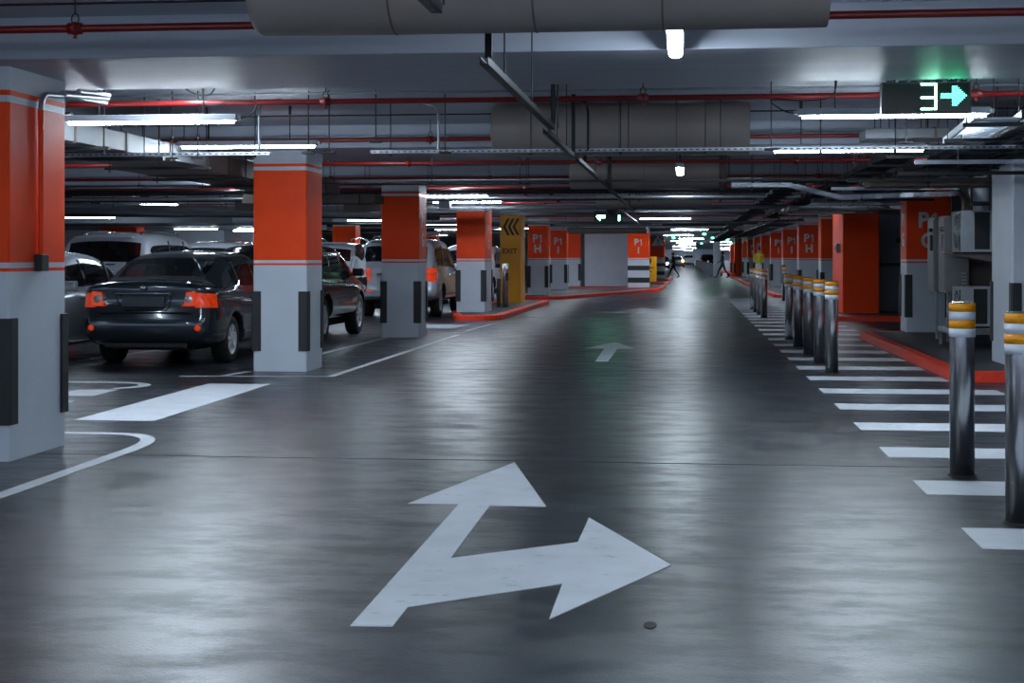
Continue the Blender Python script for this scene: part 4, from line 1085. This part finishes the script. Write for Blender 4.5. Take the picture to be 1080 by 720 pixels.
cable([(-.93, 14.7, 2.43), (-.93, 14.7, 2.76), (-.95, 14.85, 2.88), (-.97, 15.1, 2.93), (-1.02, 15.2, 2.96)], .014, 'drop_conduit', 'dark conduit bending down in front of the second round duct', 'zinc_dark', 'conduit')
cable([(-2.42, 14.83, 2.45), (-2.42, 14.83, 2.76), (-2.45, 14.86, 2.88), (-2.6, 14.9, 2.93)], .013, 'drop_conduit', 'grey conduit bending down left of the second round duct', 'zinc', 'conduit')
cable([(-4.06, 14.2, 2.43), (-4.06, 14.2, 2.78), (-4.05, 14.3, 2.88), (-3.9, 14.4, 2.93)], .015, 'drop_conduit', 'grey conduit bending down above the second pillar', 'zinc', 'conduit')
# rods hanging from the slab in the first bays
for i, (x, y, z1) in enumerate(((-6.1, 12.2, 2.5), (-5.2, 12.3, 2.62), (-4.85, 14.0, 2.35), (-4.6, 14.0, 2.35), (-3.55, 14.1, 2.4), (-3.35, 14.1, 2.4), (-2.9, 14.1, 2.5), (-2.3, 14.5, 2.42), (.75, 13.4, 2.35), (1.9, 13.4, 2.4), (2.35, 13.3, 2.4), (2.9, 13.2, 2.42), (3.3, 13.0, 2.4), (-.55, 15.0, 2.46), (.35, 15.0, 2.46))):
    t = thing('ceiling_rod', 'thin threaded rod hanging from the ceiling, number %s' % '', 'rod', (x, y, z1), 'threaded rods behind the first beam')
    t['label'] = 'thin threaded rod with a small foot hanging down behind the first beam'
    MB().tube([(x, y, z1), (x, y, SLAB_Z)], .006, 6).build('rod', 'zinc_dark', t)
    MB().box(x - .06, x + .06, y - .03, y + .03, z1 - .02, z1).build('foot', 'dark', t, .004)
# rectangular ducts
def rect_duct(x0, x1, y0, y1, z0, z1, label, m='duct_grey', m2='duct_brown', rx=(.1, .9), ry=(.1, .9)):
    t = thing('rectangular_duct', label, 'duct', ((x0 + x1) / 2, (y0 + y1) / 2, z0))
    b = MB(); b.box(x0, x1, y0, y1, z0, z1); b.build('casing', m, t, .004)
    b = MB()
    if (y1 - y0) > (x1 - x0):
        y = y0 + 1.2
        while y < y1: b.box(x0 - .012, x1 + .012, y - .015, y + .015, z0 - .012, z1 + .012); y += 1.25
    else:
        x = x0 + .7
        while x < x1: b.box(x - .015, x + .015, y0 - .012, y1 + .012, z0 - .012, z1 + .012); x += 1.25
    if b.v: tag(b.build('flange_pattern', m2, t), kind='stuff')
    for fx in rx:
        for fy in ry:
            px, py = x0 + (x1 - x0) * fx, y0 + (y1 - y0) * fy
            MB().tube([(px, py, z1), (px, py, uz(py))], .006, 6).build('hanger_rod', 'zinc_dark', t)
    return t
rect_duct(-6.25, -5.36, 11.7, 16.6, 2.42, 2.60, 'flat pale duct slanting away from behind the nearest pillar')
rect_duct(-6.5, -5.5, 16.7, 23.9, 2.40, 2.62, 'flat brownish duct continuing toward the second pillar', 'duct_brown', 'dark')
rect_duct(-7.2, -5.0, 24.2, 25.0, 2.28, 2.42, 'dark duct branch seen right of the second pillar top', 'duct_brown', 'dark', (.1, .9), (.38, .85))
for i, (x, y, z) in enumerate(((-5.8, 13.25, 2.37), (-5.8, 14.7, 2.37), (-5.8, 16.3, 2.37), (-6.0, 18.4, 2.35), (-6.0, 20.2, 2.35), (-6.0, 21.8, 2.35))):
    t = thing('duct_support', 'dark bracket under the left hand flat duct, %s in depth' % ['first', 'second', 'third', 'fourth', 'fifth', 'last'][i], 'bracket', (x, y, z))
    MB().box(x - .62, x + .62, y - .03, y + .03, z, z + .03).build('crossbar', 'dark', t)
    for s in (-.57, .57): MB().tube([(x + s, y, z - .03), (x + s, y, uz(y))], .008, 6).build('threaded_rod', 'dark', t)
# insulated shiny pipes slanting over the left parking rows
for i, (a, b, r, m) in enumerate((((-15.2, 33.0, 2.58), (-7.2, 33.8, 2.42), .075, 'duct_grey'), ((-13.5, 30.9, 2.40), (-6.0, 32.2, 2.30), .055, 'duct_grey'), ((-15.5, 36, 2.48), (-6.0, 37, 2.38), .06, 'zinc_dark'))):
    pts = []; pts_h = []
    for k in range(17):
        q = Vector(a).lerp(Vector(b), k / 16); (k in (3, 8, 13)) and pts_h.append(q.copy()); pts.append(q + Vector((0, 0, R.uniform(-.012, .012))))
    t = thing('insulated_pipe', '%s pipe slanting over the white SUVs' % ['uppermost foil wrapped', 'middle foil wrapped', 'lowest dark wrapped'][i], 'pipe', a)
    MB().tube(pts, [r * (1 + .08 * (k % 2)) for k in range(17)], 12).build('wrapping', m, t)
    for q in pts_h: MB().tube([(q.x, q.y, q.z + r * .5), (q.x, q.y, uz(q.y))], .008, 6).build('hanger', 'zinc_dark', t)
# soffits far left
struct(MB().box(-34, -13.4, 44, 56, 2.42, 2.72).build('trim_soffit', 'greywall'))
# dark service clusters between rows near the pillar tops
cl = [('plant_box', -5.0, 31.5, 2.42, .24, .3, .28, 'grey equipment box beside the third pillar top'), ('plant_box', -7.5, 27.0, 2.25, 1.2, .5, .2, 'dark flat box among ducts beyond the second pillar top'),
      ('plant_box', -6.2, 29.5, 2.3, .9, .6, .2, 'brown box in the ducting left of the third pillar top'), ('plant_box', -2.9, 58, 2.30, 3.0, 2.0, .22, 'wide dark tray unit before the white core wall'), ('plant_box', -2.4, 48, 2.40, 3.4, .8, .12, 'long pale flat box above the P1 H pillar')]
for n, x, y, z, a, b, h, l in cl:
    t = thing(n, l, 'box', (x, y, z))
    MB().box(x - a / 2, x + a / 2, y - b / 2, y + b / 2, z, z + h).build('casing', 'duct_brown' if 'brown' in l or 'dark' in l else 'duct_grey', t, .01)
    MB().box(x - a / 2 - .02, x + a / 2 + .02, y - b / 2 - .02, y - b / 2, z + h * .7, z + h * .85).build('flange', 'dark', t)
    for s in (-.4, .4): MB().tube([(x + s * a, y, z + h), (x + s * a, y, uz(y))], .01, 6).build('hanger', 'zinc_dark', t)
# ---- right hand service run
tray((2.35, 11.8, 2.44), (2.55, 14.4, 2.44), .35, 'bright short cable tray slanting in from the right behind the green sign', 'zinc', .06, True, .2, True, 0)
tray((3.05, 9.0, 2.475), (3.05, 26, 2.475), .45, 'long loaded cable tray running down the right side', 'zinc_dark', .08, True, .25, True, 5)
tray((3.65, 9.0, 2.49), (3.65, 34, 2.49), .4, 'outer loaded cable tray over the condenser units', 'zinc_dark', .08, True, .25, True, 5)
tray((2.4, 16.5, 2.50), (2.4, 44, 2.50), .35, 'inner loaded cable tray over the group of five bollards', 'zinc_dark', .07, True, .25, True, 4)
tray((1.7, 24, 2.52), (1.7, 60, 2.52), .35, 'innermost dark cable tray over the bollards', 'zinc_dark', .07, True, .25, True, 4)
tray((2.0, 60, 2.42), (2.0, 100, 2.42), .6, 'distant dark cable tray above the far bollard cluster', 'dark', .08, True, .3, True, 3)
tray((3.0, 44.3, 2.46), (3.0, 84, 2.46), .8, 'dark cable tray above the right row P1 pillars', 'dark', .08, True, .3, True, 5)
# white zig-zag tray
tray((.70, 23.0, 2.44), (1.55, 23.0, 2.44), .22, 'bright left step of the zigzag cable tray', 'zinc', .07, True, .1, True)
tray((1.55, 23.0, 2.44), (2.30, 23.0, 2.25), .22, 'sloping middle of the zigzag cable tray', 'zinc', .07, True, .1, False)
tray((2.30, 23.0, 2.25), (4.0, 23.0, 2.30), .22, 'low right step of the zigzag cable tray', 'zinc', .07, True, .1, True)
rect_duct(1.85, 3.6, 15.9, 16.5, 2.62, 2.72, 'pale flat duct rising to the right beyond the green sign', rx=(.09, .87))
rect_duct(2.35, 3.9, 19.6, 20.4, 2.30, 2.38, 'thin pale flat duct above the condenser units', 'duct_brown', 'dark', (.226, .66), (.1, .7))
rect_duct(2.3, 4.9, 27.6, 28.3, 2.34, 2.46, 'pale box duct left above the dark P1 G pillar', 'duct_grey', 'dark', (.154, .85))
rect_duct(2.05, 5.2, 30.5, 33.8, 2.34, 2.42, 'wide flat canopy duct above the solid orange block', 'duct_grey', 'duct_brown', (.206, .78))
for i in range(9):
    y = 15.4 + 1.9 * i; x = 3.03; z = 2.33 - .006 * i + R.uniform(-.02, .02); e = R.uniform(-.2, .2)
    t = thing('tray_support', 'dark crossbar bracket under the right hand trays, %s in depth' % ['first', 'second', 'third', 'fourth', 'fifth', 'sixth', 'seventh', 'eighth', 'last'][i], 'bracket', (x, y, z))
    MB().box(x - .85 + e, x + .85 + e, y - .03, y + .03, z, z + .04).build('crossbar', 'zinc' if i % 3 == 0 else 'dark', t)
    for s in (-.34, .34): MB().tube([(x + s, y, z - .03), (x + s, y, uz(y))], .008, 6).build('threaded_rod', 'zinc_dark', t)
struct(MB().box(3.3, 9, 17.4, 20.6, 2.54, 2.72).build('trim_downstand', 'beam', None, .008))
for i in range(8):
    y = 22.55 + .1 * (i % 4)
    x = 3.97 + .06 * i; pts = [(x, y + 1.6, 2.66), (x, y + .8, 2.60), (x + R.uniform(-.03, .03), y, 2.3), (x + .02, y - .1, 2.08)]
    cable(pts, R.choice((.016, .02, .026)), 'refrigerant_line', 'dark insulated line dropping toward the condenser units, %s' % ['first from the aisle', 'second from the aisle', 'third from the aisle', 'fourth from the aisle', 'fifth from the aisle', 'sixth from the aisle', 'seventh from the aisle', 'eighth from the aisle', 'ninth from the aisle', 'innermost'][i], R.choice(('cable', 'dark', 'zinc_dark', 'duct_brown')), 'pipe')
t = thing('flexible_duct', 'grey round pipe riser above the condenser units', 'duct', (4.15, 22.0, 2.05))
MB().tube([(4.15, 22.0, 2.05), (4.15, 22.0, 2.7)], .11, 16).build('riser', 'duct_grey', t)
MB().lathe([(.11, 0), (.14, .01), (.14, .05), (.11, .06)], (4.15, 22, 2.12), 16).build('collar', 'zinc_dark', t)

# ================================================================== CONDENSER UNITS, CABINETS
def condenser(x0, y0, z0, label, w_=.32, l=.75, h=.55):
    """fan on the face toward the aisle (-X)"""
    t = thing('condenser_unit', label, 'air conditioner', (x0, y0, z0))
    MB().box(x0, x0 + w_, y0, y0 + l, z0, z0 + h).build('casing', 'acw', t, .012)
    MB().box(x0 + w_ * .38, x0 + w_ * .80, y0 - .006, y0 + .01, z0 + .04, z0 + h - .03).build('fin_coil', 'acd', t)
    yc, zc, r = y0 + l * .42, z0 + h / 2, h * .41
    MB().lathe([(r, -.01), (r + .015, -.008), (r + .015, .0), (r, .0)], (x0, yc, zc), 28, 'x').build('fan_ring', 'acw', t)
    MB().lathe([(0, -.004), (r, -.004)], (x0, yc, zc), 28, 'x').build('fan_opening', 'acd', t)
    g = MB()
    for k in range(1, 6):
        rr = r * k / 6; g.tube([(x0 - .014, yc + rr * math.cos(a), zc + rr * math.sin(a)) for a in [2 * math.pi * i / 24 for i in range(25)]], .0035, 5, 0, False)
    for k in range(8):
        a = math.pi * k / 4; g.tube([(x0 - .014, yc, zc), (x0 - .014, yc + r * math.cos(a), zc + r * math.sin(a))], .004, 5)
    g.lathe([(0, -.02), (r * .22, -.02), (r * .22, -.008)], (x0, yc, zc), 16, 'x')
    g.build('fan_grille', 'acw', t)
    MB().box(x0 - .008, x0, y0 + .06, y0 + .10, z0 + .02, z0 + h - .04).build('badge_strip', 'acd', t)
    for a in (.06, l - .12): MB().box(x0 + .02, x0 + w_ - .02, y0 + a, y0 + a + .05, z0 - .02, z0).build('foot', 'dark', t)
    return t
condenser(3.93, 22.3, 1.47, 'upper grey condenser unit on the wall shelf, fan toward the aisle', .5, .75, .60)
condenser(3.88, 22.0, .42, 'lower grey condenser unit standing on the low frame', .45, .75, .56)
t = thing('wall_shelf', 'steel bracket shelf carrying the upper condenser unit', 'shelf', (4.2, 22.4, 1.4))
MB().extr([(3.75, 1.445), (4.75, 1.445), (4.75, 1.30), (4.6, 1.30)], 'y', 22.35, 22.41).build('near_bracket', 'duct_brown', t)
MB().extr([(3.75, 1.445), (4.75, 1.445), (4.75, 1.30), (4.6, 1.30)], 'y', 22.95, 23.01).build('far_bracket', 'duct_brown', t)
MB().box(4.75, 4.85, 21.5, 23.6, 1.0, 2.5).build('mounting_post', 'greywall', t)
t = thing('equipment_frame', 'low steel frame under the lower condenser unit', 'frame', (4.2, 21.8, .12))
MB().box(3.70, 4.75, 21.7, 22.9, .32, .40).build('deck', 'zinc', t, .006)
for x in (3.72, 4.70):
    for y in (21.72, 22.85): MB().box(x, x + .04, y, y + .04, .12, .32).build('leg', 'zinc', t)
for i, (x, y, l) in enumerate(((3.85, 24.1, 'left tall electrical cabinet with a round handle, next to the P1 G pillar'), (3.87, 23.2, 'right tall electrical cabinet with a shiny latch, beside the condenser fan'))):
    t = thing('electrical_cabinet', l, 'cabinet', (x, y, .9))
    MB().box(x, x + .34, y, y + .62, .86, 2.02).build('body', 'cabinet', t, .01)
    MB().box(x + .01, x + .33, y - .012, y, .90, 1.99).build('front_panel', 'cabinet', t, .004)
    MB().box(x - .012, x, y + .02, y + .6, .90, 1.98).build('door', 'cabinet', t, .004)
    MB().lathe([(0, -.05), (.03, -.045), (.03, 0)], (x - .012, y + .15, 1.82), 14, 'x').box(x - .05, x - .01, y + .1, y + .2, 1.5, 1.74).build('handle', 'chrome' if i else 'dark', t)
    for k in range(4): MB().box(x + .22, x + .29, y - .02, y - .012, 1.0 + .05 * k, 1.02 + .05 * k).build('vent_slot', 'zinc', t)
    MB().box(x + .05, x + .09, y + .2, y + .24, .12, .86).box(x + .25, x + .29, y + .2, y + .24, .12, .86).build('leg', 'zinc', t)
t = thing('control_box', 'brown panel hanging under the upper condenser unit', 'panel', (4.3, 23.6, .9))
MB().box(4.24, 4.66, 23.6, 23.7, .62, 1.42).build('panel', 'duct_brown', t, .006)
MB().box(4.28, 4.62, 23.59, 23.6, .7, 1.36).build('cover', 'duct_brown', t)
MB().tube([(4.3, 23.65, 1.42), (4.3, 23.65, 2.98)], .02, 8).tube([(4.3, 23.65, .62), (4.3, 23.65, .12)], .02, 8).build('riser_conduit', 'zinc', t)
tag(MB().box(4.78, 4.98, 20.4, 20.7, .5, 2.3).build('tall_duct_panel', 'duct_brown', None, .01), 'brown upright panel between condenser units and plain white pillar', 'panel')
t = thing('wall_grille', 'black slotted openings in the grey wall beside the solid orange block', 'grille', (4.9, 36.88, 1.8))
MB().box(5.0, 5.6, 36.86, 36.9, 1.74, 1.86).build('upper_slot', 'dark', t); MB().box(4.6, 5.6, 36.86, 36.9, 1.18, 1.26).build('lower_slot', 'dark', t)
# small handle box on the orange block
t = thing('call_box', 'small grey box fixed on the near edge of the solid orange block', 'box', (3.55, 35.6, 1.6))
MB().box(3.50, 3.60, 35.9, 36.2, 1.5, 1.72).build('casing', 'acw', t, .01); MB().box(3.49, 3.50, 35.98, 36.1, 1.55, 1.66).build('button_panel', 'dark', t)

# ================================================================== FAR AISLE
t = thing('parapet', 'long grey ramp parapet with an orange topped rail in the far aisle', 'barrier', (1.85, 107.5, 0))
MB().box(1.80, 2.0, 107.5, 250, 0, .88).build('wall_body', 'greywall', t)
MB().box(1.78, 2.02, 107.5, 250, .88, .95).build('coping', 'duct_brown', t)
b = MB()
for i in range(50): b.box(1.795, 1.80, 107.6 + 2.8 * i, 107.68 + 2.8 * i, 0, .88)
tag(b.build('panel_joint_pattern', 'dark', t), kind='stuff')
t = thing('service_cabinet', 'pale cabinet on wheels behind the walking person at right', 'cabinet', (2.9, 112, 0))
MB().box(2.6, 3.3, 112, 112.6, .35, 1.15).build('body', 'acw', t, .03)
MB().box(2.55, 3.35, 111.9, 112.7, .25, .35).build('tray', 'kerb', t)
for x in (2.65, 3.2): MB().lathe([(0, -.03), (.11, -.03), (.11, .03), (0, .03)], (x, 112, .11), 14, 'y').build('wheel', 'tyre', t)
# lit car lamps in the distance
o = MB().lathe([(0, .10), (.13, .08), (.16, 0), (.1, -.1)], (4.48, .62, .62), 14, 'x').build('lit_head_lamp', 'tube_dot'); o.parent = cA; o['label'] = 'lit white head lamp'
o = MB().lathe([(0, -.08), (.16, -.06), (.2, 0), (.1, .1)], (.02, -.66, .88), 14, 'x').build('lit_tail_lamp', 'led_amber'); o.parent = cB; o['label'] = 'glowing orange tail lamp'

# ================================================================== PEOPLE
def person(label, loc, rz, shirt, trouser, hairm, stride=.3, arms=(.15, -.15), h=1.75, lean=0., hair_long=False, bend=(.3, .3)):
    root = thing('person', label, 'person', loc, None, rz)
    k = h / 1.75
    J = {}; E = []; Rd = {}
    def j(n, p, r, par=None):
        J[n] = (p[0] * k, p[1] * k, p[2] * k); Rd[n] = r if isinstance(r, tuple) else (r, r)
        if par: E.append((par, n))
    j('pel', (0, 0, .95), (.15, .11)); j('waist', (0, lean * .3, 1.08), (.135, .10), 'pel'); j('chest', (0, lean * .7, 1.28), (.165, .115), 'waist')
    j('up', (0, lean, 1.42), (.13, .085), 'chest'); j('neck', (0, lean * 1.05, 1.50), .055, 'up'); j('jaw', (0, lean * 1.1 + .012, 1.575), (.066, .078), 'neck')
    j('skull', (0, lean * 1.1, 1.655), (.078, .092), 'jaw'); j('crown', (0, lean * 1.1 - .01, 1.715), (.05, .06), 'skull')
    for s, nm in ((1, 'l'), (-1, 'r')):
        f = stride * s
        j('hip' + nm, (.095 * s, 0, .90), .095, 'pel')
        j('knee' + nm, (.10 * s, f * .55 + (.06 if f > 0 else .05), .50), .062, 'hip' + nm)
        j('calf' + nm, (.10 * s, f * .85, .33), .055, 'knee' + nm)
        ft = .085 if f >= 0 else .11
        j('ank' + nm, (.10 * s, f * 1.15, ft), .038, 'calf' + nm)
        j('toe' + nm, (.11 * s, f * 1.15 + .17, .035), (.045, .03), 'ank' + nm)
        a = arms[0] if s > 0 else arms[1]; bd = bend[0] if s > 0 else bend[1]
        j('sh' + nm, (.19 * s, lean, 1.415), .058, 'up')
        j('el' + nm, (.235 * s, lean + a * .6, 1.14), .043, 'sh' + nm)
        j('wr' + nm, (.24 * s, lean + a * .9 + bd * .45, .92 + bd * .22), .028, 'el' + nm)
        j('palm' + nm, (.24 * s, lean + a * .95 + bd * .65, .845 + bd * .25), (.022, .038), 'wr' + nm)
    names_ = list(J); me = bpy.data.meshes.new('body'); me.from_pydata([J[n] for n in names_], [(names_.index(a), names_.index(b)) for a, b in E], [])
    o = bpy.data.objects.new('body', me); COL.objects.link(o)
    sk = o.modifiers.new('s', 'SKIN'); sk.use_smooth_shade = True
    for i, n in enumerate(names_):
        v = me.skin_vertices[0].data[i]; v.radius = (Rd[n][0] * k, Rd[n][1] * k); v.use_root = (n == 'pel')
    o.modifiers.new('u', 'SUBSURF').render_levels = 2; o.modifiers['u'].levels = 2
    dg = bpy.context.evaluated_depsgraph_get(); ev = bpy.data.meshes.new_from_object(o.evaluated_get(dg)); bpy.data.objects.remove(o)
    ev.materials.clear()
    for q in ('skin', shirt, trouser, 'tyre'): ev.materials.append(M[q])
    for p in ev.polygons:
        c = p.center; z = c.z / k; ax = abs(c.x) / k
        mi = 1
        if z > 1.485: mi = 0
        elif z < .10: mi = 3
        elif ax > .2 and z < 1.02: mi = 0
        elif z < .99 : mi = 2
        p.material_index = mi; p.use_smooth = True
    fv = MB()
    def fing(s, nm):
        pc = Vector(J['palm' + nm]); wrp = Vector(J['wr' + nm]); d = (pc - wrp).normalized()
        for q, ln in enumerate((.075, .085, .08, .062)):
            b0 = pc + Vector((0, (q - 1.5) * .018, -.0)) * k + d * .02
            p1 = b0 + d * ln * .5 * k; p2 = p1 + (d + Vector((-s * .5, 0, 0))).normalized() * ln * .45 * k
            fv.tube([b0, p1, p2], [.009, .0085, .006], 6)
        t0 = wrp + d * .03; fv.tube([t0 + Vector((0, .02, 0)), t0 + Vector((-s * .01, .05, -.02)), t0 + Vector((-s * .02, .06, -.045))], [.011, .010, .007], 6)
    fing(1, 'l'); fing(-1, 'r')
    hy = J['skull'][1]; hz = J['skull'][2]
    fv.tube([(0, hy + .085 * k, hz - .01), (0, hy + .108 * k, hz - .035), (0, hy + .09 * k, hz - .045)], [.008, .014, .010], 6)      # nose
    for s in (1, -1): fv.lathe([(0, -.012), (.018, -.008), (.026, 0), (.018, .008), (0, .012)], (s * .082 * k, hy, hz - .02), 10, 'x')   # ears
    n0 = len(ev.vertices)
    b2 = bmesh.new(); b2.from_mesh(ev)
    vv = [b2.verts.new(p) for p in fv.v]
    for f in fv.f:
        try: q = b2.faces.new([vv[i] for i in f]); q.material_index = 0; q.smooth = True
        except ValueError: pass
    b2.to_mesh(ev); b2.free()
    body = bpy.data.objects.new('body', ev); COL.objects.link(body); body.parent = root
    # hair cap
    hb = MB(); n = 16; prof = []
    for a in [math.pi / 2 * i / 6 for i in range(7)]:
        prof.append((.096 * math.cos(a) * k, .10 * math.sin(a) * k))
    hb.lathe(prof[::1], (0, hy - .016, hz + .01), n, 'z')
    hb.lathe([(.09 * k, -.09 * k), (.096 * k, 0)], (0, hy - .03, hz + .01), n, 'z') if not hair_long else hb.lathe([(.02, -.34), (.07, -.28), (.10, -.2), (.112, -.1), (.098, 0)], (0, hy - .05, hz + .01), n, 'z')
    ho = hb.build('hair', hairm); ho.parent = root
    for s in (1, -1):
        e = MB().lathe([(0, .006), (.009, .003), (.009, 0)], (s * .03, hy + .083 * k, hz + .0), 8, 'y').build('eye', 'darkhair'); e.parent = root
    m_ = MB().box(-.025, .025, hy + .078 * k, hy + .088 * k, hz - .082, hz - .074).build('mouth', 'redlamp'); m_.parent = root
    return root
person('person in dark clothes and cap striding across the far aisle at left', (-.72, 102.4, 0), math.radians(75), 'shirt_d', 'trouser', 'darkhair', .36, (.25, -.2), 1.72, .05)
person('person in teal shirt and dark green trousers walking by the far parapet', (2.55, 102.6, 0), math.radians(100), 'shirt_g', 'trouser_g', 'darkhair', .34, (-.2, .25), 1.78, .04)
person('person in yellow vest standing behind the distant bollards', (3.5, 73, .12), math.radians(180), 'vest', 'shirt_w', 'darkhair', .05, (.05, .05), 1.72, 0, False, (.8, .8))
person('person with long brown hair in white shirt beside the silver SUV', (-7.15, 33.2, 0), math.radians(60), 'shirt_w', 'trouser', 'hair', .05, (.05, .05), 1.68, .1, True)
# hand barrow beside the far walker
t = thing('push_cart', 'small dark push cart before the distant parked cars', 'cart', (-1.8, 103, 0))
MB().box(-2.0, -1.7, 103, 103.4, .25, .32).build('platform', 'dark', t)
MB().tube([(-1.98, 103.0, .3), (-1.98, 103.0, 1.0), (-1.72, 103.0, 1.0), (-1.72, 103.0, .3)], .02, 6).build('handle', 'dark', t)
for x in (-1.98, -1.72): MB().lathe([(0, -.03), (.12, -.03), (.12, .03), (0, .03)], (x, 103.2, .12), 14, 'x').build('wheel', 'tyre', t)
